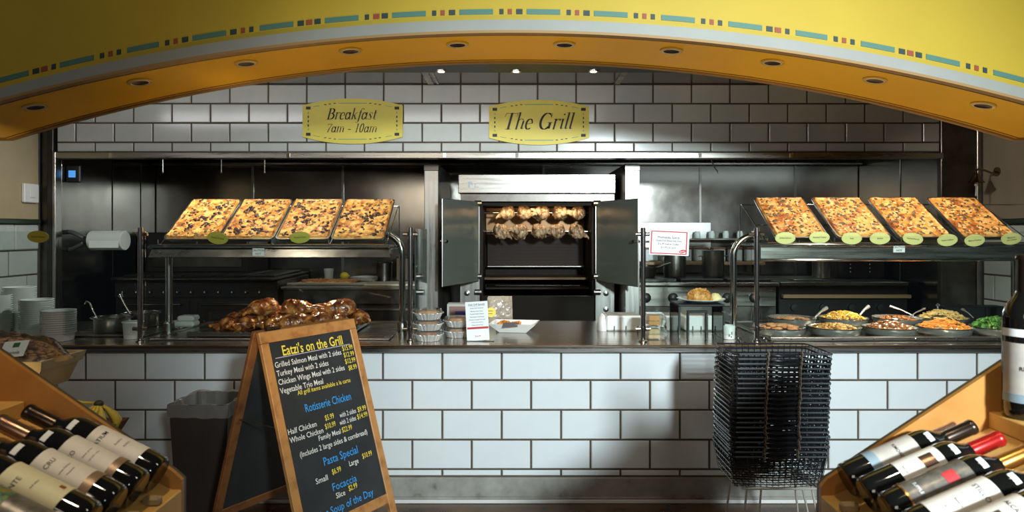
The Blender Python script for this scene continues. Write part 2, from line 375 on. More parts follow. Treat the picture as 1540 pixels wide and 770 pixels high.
def tile_field(parent, rows, w, x0, x1, yb, depth, m, g=.0075, face=(0, -1, 0), bev=.004):
    """rows = (z0, z1, joint phase); tiles on a plane, pieces proud of the grout by depth."""
    cache = {}
    for (z0, z1, ph) in rows:
        k0 = math.floor((x0-ph)/w)-1
        for k in range(k0, k0+200):
            a = max(ph+k*w+g/2, x0); b = min(ph+(k+1)*w-g/2, x1)
            if ph+k*w > x1: break
            if b-a < .012: continue
            key = (round(b-a, 3), round(z1-z0, 3))
            W, H = b-a, z1-z0-g
            if key not in cache:
                B = min(bev, W/4, H/4); mb = MB()
                V = []
                for (ins, d) in ((0, 0), (0, depth*.55), (B, depth)):
                    for (px, pz) in ((ins, ins), (W-ins, ins), (W-ins, H-ins), (ins, H-ins)):
                        if face[1]: V.append((px, -d, pz))
                        else: V.append((d*face[0], px, pz))
                F = []
                for l in (0, 4):
                    for q in range(4): F.append((l+q, l+(q+1) % 4, l+4+(q+1) % 4, l+4+q))
                F.append((8, 9, 10, 11))
                if face[0] < 0: F = [f[::-1] for f in F]
                mb.add(V, F); cache[key] = mesh('tile', mb, m, None)
            zz = z0+g/2; j = random.uniform(-.0006, .0006)
            if face[1]: o = put('tile', cache[key], parent, (a, yb+j, zz))
            else: o = put('tile', cache[key], parent, (yb+j, a, zz))

# counter front wall
S1 = 265.4
wc = build('wall_counter', MB().box(-3.72, 3.70, 3.878, 4.86, .0, .846), M_grout, kind='structure', at=(0, 3.878, 0), world=True)
rows = [(.686, .846, -.0588), (.5168, .686, -.229), (.3482, .5168, -.0588), (.181, .3482, -.229), (.1405, .181, -.0588)]
rows = [(a, b, c) for a, b, c in rows]
tile_field(wc, rows, .337, -3.4, 3.68, 0, .009, M_tile, g=.011)
build('baseboard_counter', MB().box(-3.72, 3.70, 3.855, 3.877, .022, .139, .004).box(-3.72, 3.7, 3.84, 3.856, .022, .034, .003), M_base, kind='structure')
build('trim_3', MB().box(-3.72, 3.70, 3.834, 3.87, .001, .021, .003), mat('white_cove_line', (.62, .62, .58), .4), kind='structure', label='pale toe strip along the floor')

# hood front wall with tiles
S2 = 190.2
wh = build('wall_hood', MB().box(-3.60, 3.50, 5.408, 5.47, 2.156, 2.695), M_grout, kind='structure', at=(0, 5.408, 0), world=True)
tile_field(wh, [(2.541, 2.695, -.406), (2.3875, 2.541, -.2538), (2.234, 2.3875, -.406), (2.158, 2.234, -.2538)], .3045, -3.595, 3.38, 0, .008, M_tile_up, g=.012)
# back wall steel panels
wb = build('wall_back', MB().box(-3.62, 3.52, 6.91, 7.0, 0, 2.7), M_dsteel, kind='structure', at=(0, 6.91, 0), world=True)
seams = [-3.60, -2.62, -1.71, -.78, .32, 1.25, 1.90, 2.86, 3.50]
for a, b in zip(seams, seams[1:]):
    build('steel_panel', MB().box(a+.006, b-.006, 6.898, 6.909, .5, 2.19, .003), M_wallsteel, wb, world=True)
    if b < 3.4: build('seam_strip', MB().box(b-.012, b+.012, 6.889, 6.897, .5, 2.19, .002), M_steel, wb, world=True)
wl = build('wall_kitchen_left', MB().box(-3.72, -3.61, 5.44, 7.0, 0, 2.7), M_dsteel, kind='structure', at=(-3.61, 6, 0), world=True)
for a, b in ((5.46, 6.15), (6.16, 6.62), (6.63, 6.89)): build('steel_panel', MB().box(-3.609, -3.60, a, b-.008, .3, 2.19, .003), M_wallsteel, wl, world=True)
wr = build('wall_kitchen_right', MB().box(3.51, 3.62, 5.44, 7.0, 0, 2.7), M_dsteel, kind='structure', at=(3.51, 6, 0), world=True)
for a, b in ((5.46, 6.15), (6.16, 6.89)): build('steel_panel', MB().box(3.50, 3.509, a, b-.008, .3, 2.19, .003), M_wallsteel, wr, world=True)
# door jambs / posts at both ends of the kitchen
build('trim_4', MB().box(-3.725, -3.66, 5.385, 5.44, 0, 2.69, .004), M_dsteel, kind='structure', label='dark steel jamb left of the kitchen')
build('trim_5', MB().box(-3.66, -3.61, 5.37, 5.44, 0, 2.69, .004), M_black, kind='structure')
build('trim_6', MB().box(-3.61, -3.585, 5.36, 5.44, 0, 2.155, .004), M_steel, kind='structure')
build('trim_7', MB().box(3.385, 3.66, 5.385, 5.44, 0, 2.69, .004), M_dsteel, kind='structure', label='dark steel jamb right of the kitchen')
build('trim_8', MB().box(3.66, 3.70, 5.37, 5.44, 0, 2.69, .004), M_steel, kind='structure')
# side walls
def side_wall(name, X, s, m_paint):
    w_ = build(name, MB().box(X, X+s*.12, 3.4, 5.385, 0, 2.8), M_grout, kind='structure', at=(X, 4.4, 0), world=True)
    xs = (X-s*.012, X)
    build('painted_upper', MB().box(min(xs), max(xs), 3.4, 5.36, 1.625, 2.8), m_paint, w_, world=True)
    build('cap_rail', MB().box(min(X-s*.035, X), max(X-s*.035, X), 3.4, 5.36, 1.585, 1.622, .006), M_green, w_, world=True)
    for k in range(6):
        y0 = 3.42+.337*k+.0; y1 = min(y0+.331, 5.355)
        if y1-y0 > .02: build('relief_tile', MB().box(min(X-s*.02, X), max(X-s*.02, X), y0, y1, 1.39, 1.58, .008), M_relief, w_, world=True)
    rr = [(1.195, 1.385, -.12), (1.0, 1.195, .07), (.80, 1.0, -.12), (.6, .8, .07)]
    sub = [(a, b, c) for a, b, c in rr]
    tile_field(w_, sub, .385, -.98, .955, 0, .010, M_tile_side, g=.012, face=(-s, 0, 0))
    return w_
WLs = side_wall('wall_left', -3.73, -1, M_beige)
WRs = side_wall('wall_right', 3.71, 1, M_beige2)
# hood canopy
hd = thing('exhaust_hood', 'long dark steel exhaust hood above the cook line under the white tiles', 'hood', (0, 5.4, 2.11))
build('front_lip', MB().box(-3.59, 3.40, 5.375, 5.47, 2.105, 2.152, .004), M_steel_h, hd, world=True)
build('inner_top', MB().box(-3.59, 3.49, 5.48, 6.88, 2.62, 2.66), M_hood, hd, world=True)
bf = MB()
for k in range(46):
    x = -3.5+k*.151; bf.prism([(6.82, 2.22), (6.87, 2.22), (6.12, 2.60), (6.07, 2.60)], frame((x, 0, 0), (0, 1, 0), (0, 0, 1)), .13)
build('baffle_filters', bf, M_hood, hd, world=True, kind='stuff')
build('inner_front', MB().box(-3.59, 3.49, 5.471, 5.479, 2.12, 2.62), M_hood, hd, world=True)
build('grease_trough', MB().box(-3.58, 3.48, 6.78, 6.885, 2.192, 2.214, .004), M_steel_h, hd, world=True)
for x in (-3.16, -1.76, -.53, .04, .50, 1.48, 2.2): build('lip_clip', MB().box(x-.012, x+.012, 5.368, 5.374, 2.112, 2.146), M_chrome, hd, world=True)
lt = thing('hood_light', 'long cool white strip light inside the hood above the right cook line', 'light', (2.0, 5.55, 2.21))
build('housing', MB().box(.95, 3.46, 5.482, 5.50, 2.122, 2.275), M_steel_h, lt, world=True)
build('diffuser', MB().box(.97, 3.44, 5.501, 5.508, 2.13, 2.265), mat('cool_tube_glow', (.8, .85, .85), .5, emit=(.80, .93, 1), es=1.2), lt, world=True)

# ------------------------------------------------------------------ arch
def zarch(x):
    return 2.485-.432*min(1, abs(x)/2.80)**2 if abs(x) < 2.80 else 2.053
YA, YB = 3.25, 3.83
def fascia():
    mb = MB(); xs = [-4.2, -3.5, -2.8]+[-2.8+5.6*i/80 for i in range(1, 80)]+[2.8, 3.5, 4.2]; n = len(xs)
    V = []
    for x in xs: V += [(x, YA, zarch(x)), (x, YA, 3.4), (x, YB, zarch(x)), (x, YB, 3.4)]
    F = []
    for i in range(n-1):
        a, b = 4*i, 4*i+4
        F += [(a, b, b+1, a+1), (a+2, a+3, b+3, b+2)]
    return mb.add(V, F), xs
def strip(xs, y, dz0, dz1, t):       # a band following the arch on the front face
    mb = MB(); V = []; F = []
    for x in xs: V += [(x, y, zarch(x)+dz0), (x, y, zarch(x)+dz1), (x, y+t, zarch(x)+dz0), (x, y+t, zarch(x)+dz1)]
    for i in range(len(xs)-1):
        a, b = 4*i, 4*i+4; F += [(a, b, b+1, a+1), (a+1, b+1, b+3, a+3), (a+2, b+2, b, a), (a+3, b+3, b+2, a+2)]
    return mb.add(V, F)
fm, fxs = fascia()
wa = build('wall_arch', fm, M_yellow, kind='structure', at=(0, 3.54, 2.05), world=True, label='yellow fascia wall with an arched opening')
def soff(xs, y0, y1, dz, t=.01):
    mb = MB(); V = []; F = []
    for x in xs: V += [(x, y0, zarch(x)-dz), (x, y1, zarch(x)-dz), (x, y0, zarch(x)-dz-t), (x, y1, zarch(x)-dz-t)]
    for i in range(len(xs)-1):
        a, b = 4*i, 4*i+4; F += [(a, a+1, b+1, b), (a+2, b+2, b+3, a+3), (a, b, b+2, a+2), (a+1, a+3, b+3, b+1)]
    return mb.add(V, F)
build('soffit', soff(fxs, YA+.012, YB-.012, 0, .006), M_soffit, wa, world=True, label='golden yellow underside of the arch', smooth=30)
build('grey_band', strip(fxs, YA-.012, .0, .050, .011), M_band, wa, world=True)
build('front_edge', soff(fxs, YA-.012, YA+.028, 0, .013), M_lip, wa, world=True)
build('front_line', soff(fxs, YA+.046, YA+.054, .006, .002), M_bandbrown, wa, world=True)
build('back_line', soff(fxs, YB-.060, YB-.052, .006, .002), M_bandbrown, wa, world=True)
build('back_edge', soff(fxs, YB-.03, YB, 0, .016), M_lip, wa, world=True)
# painted dashes, spaced along the arc
arc = [(0.0, 0.0)]; x = 0; s_ = 0
while x < 4:
    x2 = x+.01; s_ += math.hypot(.01, zarch(x2)-zarch(x)); x = x2; arc.append((s_, x))
def arcx(s):
    sg = 1 if s >= 0 else -1; s = abs(s)
    i = min(range(len(arc)), key=lambda i: abs(arc[i][0]-s)); return sg*arc[i][1]
for k in range(-9, 10):
    s0 = -.168+.3196*k
    for off, ln, m, nm in ((0, .159, M_teal, 'teal_dash'), (.118, .024, M_navy, 'dark_square'), (.1598, .024, M_rust, 'red_square'), (.2016, .024, M_navy, 'dark_square')):
        a, b = arcx(s0+off-ln/2), arcx(s0+off+ln/2)
        if abs((a+b)/2) > 2.7: continue
        xs = [a+(b-a)*i/4 for i in range(5)]
        build(nm, strip(xs, YA-.003, .078, .103, .002), m, wa, world=True)
# recessed lights in the soffit
PX = [53, 210, 370, 527, 688, 849, 1010, 1162, 1316, 1479]
ring = mesh('trim_ring', MB().lathe([(.043, -.001), (.058, -.001), (.058, -.006), (.052, -.009), (.043, -.007), (.043, -.001)], 28), mat('gold_painted_ring', (.66, .42, .06), .3, coat=.5), 40)
can = mesh('reflector', MB().lathe([(.0, .0002), (.030, .0), (.041, -.004), (.043, -.007), (.0415, -.0075), (.034, -.003), (.0, -.001)], 28), mat('dark_can', (.035, .018, .010), .35, 0), 40)
rim_ = mesh('bright_rim', MB().lathe([(.040, -.0075), (.044, -.0065), (.0445, -.0085), (.041, -.0095), (.040, -.0075)], 28), mat('white_inner_rim', (.85, .82, .74), .25), 40)
for i, p in enumerate(PX):
    X = (p-770)/FPX*3.44; z = zarch(X)-.006; sl_ = math.atan2(zarch(X+.02)-zarch(X-.02), .04)
    place = 'leftmost' if i == 0 else ('rightmost' if i == 9 else ORD[i]+' from the left of the')
    t = thing('recessed_light', f'round recessed light, {place}{"" if 0 < i < 9 else " of the"} ten in the golden arch soffit', 'light', (X, 3.44, z), (0, -sl_, 0), 'recessed lights in the arch')
    put('trim_ring', ring, t); put('reflector', can, t); put('bright_rim', rim_, t)
M_glow = mat('warm_bulb_glow', (1, .9, .7), .5, emit=(1, .82, .55), es=14)
gl_me = mesh('bulb', MB().lathe([(0, 0), (.022, 0), (.022, -.004), (0, -.005)], 16), M_glow, 40)
ho_me = mesh('collar', MB().lathe([(.024, .0), (.04, .0), (.038, -.010), (.024, -.008), (.024, 0)], 20), M_chrome, 40)
for i, (x, y) in enumerate([(-.5, 4.82), (.028, 4.82), (.575, 4.82), (-1.6, 4.10), (2.35, 4.10), (.4, 4.30)]):
    t = thing('downlight', ['small lit downlight behind the arch, left of centre', 'small lit downlight behind the arch at its centre', 'small lit downlight behind the arch, right of centre', 'small lit downlight above the left pizza shelf', 'small lit downlight above the right pizza shelf', 'small lit downlight above the middle of the counter'][i], 'light', (x, y, 2.664), (0, 0, 0), 'downlights in the black soffit')
    put('bulb', gl_me, t); put('collar', ho_me, t)

# ================================================================== WORKTOP
wt = thing('worktop', 'long stainless steel serving worktop on the white tiled counter', 'counter', (0, 4.35, .845))
build('top', MB().box(-3.70, 3.69, 3.83, 4.87, .876, .892, .004), M_top, wt, world=True)
build('front_apron', MB().box(-3.70, 3.69, 3.835, 3.868, .847, .876, .004), M_steel_h, wt, world=True)
hw = thing('hot_well', 'stainless steel hot well with raised rim under the roast chickens', 'food warmer', (-1.45, 4.3, .893))
build('rim', MB().box(-2.12, -.72, 3.99, 4.03, .893, .903, .003).box(-2.12, -.72, 4.72, 4.76, .893, .903, .003).box(-2.12, -2.08, 4.03, 4.72, .893, .903, .003).box(-.76, -.72, 4.03, 4.72, .893, .903, .003), M_steel_h, hw, world=True)
build('lid_plate', MB().box(-2.078, -1.93, 4.032, 4.718, .893, .900, .002), M_steel_h, hw, world=True)
build('lid_plate', MB().box(-.96, -.762, 4.032, 4.718, .893, .900, .002), M_steel_h, hw, world=True)
hw2 = thing('cold_well', 'stainless steel well frame along the front of the right counter', 'food warmer', (2.5, 4.3, .893))
build('rim', MB().box(1.50, 3.6, 3.96, 4.0, .893, .915, .004).box(1.50, 3.6, 4.78, 4.82, .893, .905, .003).box(1.50, 1.54, 4.0, 4.78, .893, .905, .003), M_steel_h, hw2, world=True)
rv = MB()
for k in range(9): rv.sph((1.62+k*.24, 3.958, .905), .005, nu=6, nv=4)
build('rivets', rv, M_chrome, hw2, world=True, kind='stuff')
build('plate', MB().box(1.542, 3.6, 4.002, 4.778, .893, .897), M_dsteel, hw2, world=True)

# ------------------------------------------------------------------ sneeze guards
cl_ = MB()
for dz in (0, -.547):
    for s in (-1, 1): cl_.bar((s*.012, 0, dz), (s*.042, 0, dz), .011, 10)
    cl_.bar((0, 0, dz-.012), (0, 0, dz+.012), .020, 12)
post_me = mesh('post', MB().bar((0, 0, 0), (0, 0, .657), .0145, 14).bar((0, 0, .657), (0, 0, .660), .012, 14).lathe([(.026, 0), (.026, .006), (.015, .012), (.015, 0)], 16), M_chrome, 40)
cl_me = mesh('clamp', MB().merge(cl_, Matrix.Translation((0, 0, .622))), M_chrome, 40)
for x, lb in ((-2.15, 'far left chrome guard post beside the soup pots'), (-.588, 'chrome guard post beside the foil pans'), (.758, 'chrome guard post holding the red-bordered card'), (1.415, 'chrome guard post left of the right pizza shelf')):
    t = thing('guard_post', 'slender '+lb, 'post', (x, 3.95, .892), group='sneeze guard posts')
    put('post', post_me, t); put('clamp', cl_me, t)
for x0, x1, lb in ((-3.3, -2.18, 'clear glass guard panel in front of the paper cups and soup pots'), (-2.12, -.618, 'clear glass guard panel in front of the roast chickens'), (.788, 1.385, 'clear glass guard panel in front of the fried chicken plate'), (1.445, 3.6, 'clear glass guard panel in front of the food pans')):
    build('glass_panel', MB().box(x0, x1, 3.947, 3.953, .93, 1.53), M_glass, at=((x0+x1)/2, 3.95, .93), world=True, label=lb, cat='glass', group='sneeze guard glass')
build('glass_panel', MB().box(-.566, -.559, 3.97, 4.50, .897, 1.545), M_glassg, at=(-.56, 4.2, .9), world=True, label='greenish side glass panel at the end of the left food case', cat='glass')

def arc_pts(cx, cz, r, a0, a1, y, n=12): return [(cx+r*math.cos(math.radians(a0+(a1-a0)*i/n)), y, cz+r*math.sin(math.radians(a0+(a1-a0)*i/n))) for i in range(n+1)]
# left overshelf
ls = thing('food_case_shelf', 'stainless overshelf of the left food case carrying the four pizzas', 'shelf', (-1.45, 4.38, .892))
build('shelf_plate', MB().box(-2.20, -.74, 4.12, 4.68, 1.424, 1.440, .003), M_steel_h, ls, world=True)
build('front_rail', MB().prism([(0, 0), (0, .014), (.014, .014), (.014, 0)], frame((-2.18, 4.10, 1.436), (0, 1, 0), (0, 0, 1)), 1.44), M_chrome, ls, world=True)
build('slanted_fascia', MB().add([(-2.165, 4.118, 1.436), (-.745, 4.118, 1.436), (-.72, 4.045, 1.378), (-2.155, 4.045, 1.378), (-2.165, 4.124, 1.428), (-.745, 4.124, 1.428), (-.72, 4.052, 1.374), (-2.155, 4.052, 1.374)], [(0, 3, 2, 1), (4, 5, 6, 7), (0, 1, 5, 4), (3, 7, 6, 2), (0, 4, 7, 3), (1, 2, 6, 5)]), M_dsteel, ls, world=True)
build('heat_lamp_box', MB().box(-2.0, -.9, 4.30, 4.46, 1.375, 1.422, .005), M_steel, ls, world=True)
build('leg', MB().bar((-2.2, 4.38, .898), (-2.2, 4.38, 1.424), .021, 16), M_steel, ls, world=True, smooth=40)
build('leg', MB().tube([(-.704, 4.38, .898), (-.704, 4.38, 1.2)]+arc_pts(-.834, 1.385, .13, 0, 90, 4.38), .021, 14), M_chrome, ls, world=True, smooth=40)
build('foot', MB().lathe([(.034, 0), (.034, .05), (.024, .06), (.022, 0)], 16, Matrix.Translation((-2.2, 4.38, .893))), M_steel, ls, world=True, smooth=40)
build('foot', MB().lathe([(.030, 0), (.030, .05), (.024, .06), (.022, 0)], 16, Matrix.Translation((-.704, 4.38, .893))), M_steel, ls, world=True, smooth=40)
build('end_bracket', MB().box(-.80, -.74, 4.2, 4.6, 1.39, 1.424, .004), M_steel, ls, world=True)
def caution(parent, x, y, z, word2=True):
    build('caution_tag', MB().box(x-.035, x+.035, y-.002, y, z-.022, z+.022), M_paper, parent, world=True)
    letters(parent, 'tag_lettering', text_mb('CAUTION', .017, bold=.01), frame((x, y-.003, z+.004), (1, 0, 0), (0, 0, 1)), M_ink)
    letters(parent, 'tag_lettering', text_mb('HOT', .017, bold=.01), frame((x, y-.003, z-.016), (1, 0, 0), (0, 0, 1)), M_ink)
caution(ls, -1.50, 4.04, 1.408)
# right overshelf
rs = thing('food_case_shelf', 'stainless overshelf of the right food case carrying four spaced pizzas', 'shelf', (2.4, 4.38, .892))
build('shelf_plate', MB().box(1.50, 3.62, 4.16, 4.68, 1.437, 1.452, .003), M_steel_h, rs, world=True)
build('front_rail', MB().box(1.50, 3.62, 4.135, 4.152, 1.440, 1.454, .003), M_chrome, rs, world=True)
build('fascia', MB().box(1.505, 3.62, 4.14, 4.158, 1.362, 1.436, .004), M_steel_h, rs, world=True)
build('under_rail', MB().box(1.505, 3.62, 4.136, 4.158, 1.350, 1.361, .003), M_chrome, rs, world=True)
build('leg', MB().tube([(1.42, 4.38, .898), (1.42, 4.38, 1.2)]+[(1.42+.13-.13*math.cos(math.radians(a)), 4.38, 1.37+.13*math.sin(math.radians(a))) for a in range(0, 91, 9)], .021, 14), M_chrome, rs, world=True, smooth=40)
build('leg', MB().bar((3.228, 4.38, .898), (3.228, 4.38, 1.437), .024, 16), M_chrome, rs, world=True, smooth=40)
caution(rs, 2.345, 4.138, 1.425)

# ------------------------------------------------------------------ wire racks that tilt the trays
def wire_rack(x0, x1, label, zf, yf=4.17):
    t = thing('wire_rack', label, 'rack', ((x0+x1)/2, 4.4, 1.45))
    a = MB()
    a.bar((x0, yf, zf), (x1, yf, zf), .004, 6).bar((x0, 4.62, zf+.25), (x1, 4.62, zf+.25), .004, 6).bar((x0, 4.4, zf+.11), (x1, 4.4, zf+.11), .003, 6)
    build('cross_rod', a, M_chrome, t, world=True)
    n = max(2, round((x1-x0)/.37))
    for k in range(n+1):
        x = x0+(x1-x0)*k/n
        build('side_frame', MB().tube([(x, yf-.02, zf+.03), (x, yf-.02, zf), (x, yf, zf), (x, 4.62, zf+.25), (x, 4.66, zf+.25), (x, 4.66, zf-.004)], .0035, 6), M_chrome, t, world=True)
    return t
wire_rack(-2.15, -.77, 'wire rack tilting the four pizza trays on the left shelf', 1.450)
wire_rack(1.555, 3.58, 'wire rack tilting the four pizza trays on the right shelf', 1.461)

# ------------------------------------------------------------------ pizzas
M_pz = mat('baked_cheese_left', (.8, .5, .17), .42, ramp=[(.33, (.16, .04, .01)), (.45, (.52, .19, .035)), (.56, (.78, .42, .09)), (.72, (.86, .60, .22))], vscale=24, bump=.7, bscale=90, coat=.15)
M_pz2 = mat('baked_cheese_right', (.75, .38, .11), .42, ramp=[(.30, (.12, .03, .01)), (.43, (.42, .11, .022)), (.54, (.74, .32, .06)), (.68, (.84, .50, .16))], vscale=17, bump=.7, bscale=90, coat=.15)
M_crust = mat('browned_crust', (.50, .22, .06), .6, ramp=[(.3, (.20, .07, .02)), (.7, (.62, .30, .09))], vscale=40, bump=.6, bscale=60)
M_olive = mat('dark_olive_topping', (.045, .018, .018), .3, var=(.02, .01, .01), vscale=60)
M_mush = mat('brown_mushroom_topping', (.20, .10, .045), .5, var=(.08, .04, .02), vscale=60)
M_cheese = mat('pale_cheese_blob', (.82, .55, .22), .4, var=(.74, .36, .09), vscale=50)
M_herb = mat('dark_herb_topping', (.10, .11, .025), .6)
M_tray = mat('sheet_pan_aluminium', (.60, .57, .52), .3, 1)
PW, PL = .335, .475
def tray_mesh():
    mb = MB(); w_, l_ = PW/2, PL/2
    def ringv(x, y, z, c=.028):
        return [(-x+c, -y, z), (x-c, -y, z), (x-c*.3, -y+c*.3, z), (x, -y+c, z), (x, y-c, z), (x-c*.3, y-c*.3, z), (x-c, y, z), (-x+c, y, z), (-x+c*.3, y-c*.3, z), (-x, y-c, z), (-x, -y+c, z), (-x+c*.3, -y+c*.3, z)]
    L = [ringv(w_-.014, l_-.014, 0), ringv(w_-.005, l_-.005, .024), ringv(w_, l_, .025), ringv(w_, l_, .029), ringv(w_-.007, l_-.007, .029), ringv(w_-.016, l_-.016, .004)]
    V = [p for r in L for p in r]; F = [tuple(range(12))[::-1]]
    for i in range(5):
        for k in range(12): k2 = (k+1) % 12; F.append((i*12+k, i*12+k2, (i+1)*12+k2, (i+1)*12+k))
    F.append(tuple(60+k for k in range(12)))
    return mb.add(V, F)
tray_me = mesh('tray', tray_mesh(), M_tray, 30)
def pizza_surface(seed):
    nx, ny = 44, 62; V = []; F = []
    def h(x, y):
        e = min(PW/2-.012-abs(x), PL/2-.012-abs(y))
        edge = .010*math.exp(-(e/.012)**2)
        base = .030+edge if e > .002 else .020
        p = Vector((x*24+seed*7, y*24, seed)); q = Vector((x*60+seed, y*60, seed*3))
        return base+.0055*noise.noise(p)+.0040*noise.noise(q)
    for j in range(ny+1):
        for i in range(nx+1):
            x = (i/nx-.5)*(PW-.022); y = (j/ny-.5)*(PL-.022); V.append((x, y, h(x, y)))
    for j in range(ny):
        for i in range(nx): a = j*(nx+1)+i; F.append((a, a+1, a+nx+2, a+nx+1))
    return MB().add(V, F), h
PZ = {}
def make_pizza(kind, seed):
    mb, h = pizza_surface(seed); rnd = random.Random(seed*13+5)
    sm = mesh('cheese', mb, M_pz if kind == 'L' else M_pz2, 60)
    ol = MB(); mu = MB(); ch = MB(); hb = MB()
    def bits(tgt, n, r0, r1, flat, cluster=0):
        cs = [(rnd.uniform(-.13, .13), rnd.uniform(-.2, .2)) for _ in range(cluster)] if cluster else None
        for _ in range(n):
            if cs and rnd.random() < .75: c = rnd.choice(cs); x = c[0]+rnd.gauss(0, .018); y = c[1]+rnd.gauss(0, .018)
            else: x = rnd.uniform(-.145, .145); y = rnd.uniform(-.215, .215)
            if abs(x) > .15 or abs(y) > .22: continue
            r = rnd.uniform(r0, r1); R = Matrix.Rotation(rnd.uniform(0, PI), 4, 'Z') @ Matrix.Rotation(rnd.uniform(-.4, .4), 4, 'X')
            tgt.sph((x, y, h(x, y)+.001), r, r*rnd.uniform(.45, .9), r*flat, 7, 4, R)
    if kind == 'L': bits(ol, 56, .010, .018, .4, 12); bits(mu, 70, .008, .015, .3); bits(ch, 90, .006, .011, .45); bits(hb, 12, .008, .014, .3)
    else: bits(mu, 90, .007, .016, .3); bits(ch, 90, .007, .013, .4); bits(ol, 26, .005, .009, .5); bits(hb, 34, .007, .014, .25)
    return sm, mesh('dark_toppings', ol, M_olive, 60), mesh('brown_toppings', mu, M_mush, 60), mesh('cheese_blobs', ch, M_cheese, 60), mesh('herbs', hb, M_herb, 60)
tilt = math.atan2(.267, .4)
labsL = ['leftmost pizza on the left shelf, dark olives scattered over cheese', 'second pizza from the left on the left shelf, between two olive pizzas', 'third pizza from the left on the left shelf, behind the small oval card', 'rightmost pizza on the left shelf, by the curved steel tube']
labsR = ['pizza in sheet pan nearest the oven on the right shelf', 'second pizza from the left on the right shelf', 'third pizza from the left on the right shelf', 'rightmost pizza on the right shelf below the brass bell']
XL = [-2.147+.17, -1.803+.17, -1.460+.17, -1.118+.17]; XR = [1.611+.17, 1.996+.17, 2.372+.17, 2.769+.17]
for kind, xs, labs, z0 in (('L', XL, labsL, 1.458), ('R', XR, labsR, 1.469)):
    for i, x in enumerate(xs):
        t = thing('pizza', 'rectangular '+labs[i], 'pizza', (x, 4.2+.2, z0+.1335), (tilt, 0, 0), 'pizzas on the left shelf' if kind == 'L' else 'pizzas on the right shelf')
        put('tray', tray_me, t)
        sm, a, b, c, d = make_pizza(kind, i+1+(10 if kind == 'R' else 0))
        put('cheese', sm, t)
        for nm, me in (('dark_toppings', a), ('brown_toppings', b), ('cheese_blobs', c), ('herbs', d)): tag(put(nm, me, t), kind='stuff')

# ------------------------------------------------------------------ oval name cards
def oval(px, py, Y, w_, h_, text, label, m, rot=0, stem=True, clip=None, sub=None):
    x = (px-770)/FPX*Y; z = 1.53-(py-348)/FPX*Y
    t = thing('oval_sign', label, 'sign', (x, Y, z-h_/2), group='oval name cards')
    Mf = frame((x, Y, z), (math.cos(rot), 0, math.sin(rot)), (-math.sin(rot), -.0, math.cos(rot)))
    poly = [(w_/2*math.cos(2*PI*k/32), h_/2*math.sin(2*PI*k/32)) for k in range(32)]
    build('card', MB().prism(poly, Mf @ Matrix.Translation((0, 0, -.003)), .003), m, t, world=True)
    bd = MB()
    for k in range(40):
        a = 2*PI*k/40
        if k % 2: continue
        bd.merge(MB().box(-.0012, .0012, -.0008, .0008, 0, .0006), Mf @ Matrix.Translation((w_*.455*math.cos(a), h_*.44*math.sin(a), 0)))
    build('border_dots', bd, M_inkteal, t, world=True, kind='stuff')
    n = len(text)
    for i, ln in enumerate(text):
        sz = .0125; letters(t, 'lettering', text_mb(ln, sz, shear=.15, sx=min(1, w_*.72/(len(ln)*sz*.52)), bold=.01), Mf @ Matrix.Translation((0, -.004+(n-1)*.007-i*.014, .0008)), M_ink)
    if stem: build('clip_stem', MB().box(x-.004, x+.004, Y+.001, Y+.006, z-h_/2-.006, z, .001).box(x-.02, x+.02, Y+.001, Y+.05, z-h_/2-.010, z-h_/2-.006), M_clear, t, world=True)
    return t
oval(327, 358, 4.10, .128, .072, ['Shrimp & Grits'], 'olive oval card standing in front of the two leftmost pizzas', M_ovald, -.16)
oval(451, 357, 4.10, .122, .070, ['Roasted Corn'], 'olive oval card standing in front of the third pizza on the left shelf', M_ovald, .05)
# (left wall card)
oval(57, 356, 3.944, .124, .070, ['Soups & Chowders'], 'olive oval card clipped to the glass left of the paper towel roll', M_ovald, -.04, stem=False)
for px, py, tx, lb, r in ((1181, 358, ['Grilled Salmon'], 'first oval card from the left on the right shelf', 0), (1232.5, 357, ['Roasted Turkey'], 'second oval card from the left on the right shelf', .02), (1281, 358.5, ['Kale'], 'third oval card from the left, in front of the second right pizza', 0), (1323.5, 358.5, ['Brisket'], 'fourth oval card from the left, in front of the second right pizza', .02), (1373, 359, ['Steamed Broccoli'], 'fifth oval card from the left, tilted down to the right', -.12), (1425, 361, ['Roasted Cauliflower'], 'sixth oval card from the left, tilted up to the right', .1), (1466, 361.5, ['Mashed Potatoes'], 'seventh oval card from the left on the right shelf', .1), (1521, 359, ['Macaroni', 'and Cheese'], 'rightmost oval card on the right shelf with two lines of text', .12)):
    oval(px, py, 4.12, .123, .072, tx, 'pale yellow '+lb, M_oval, r)

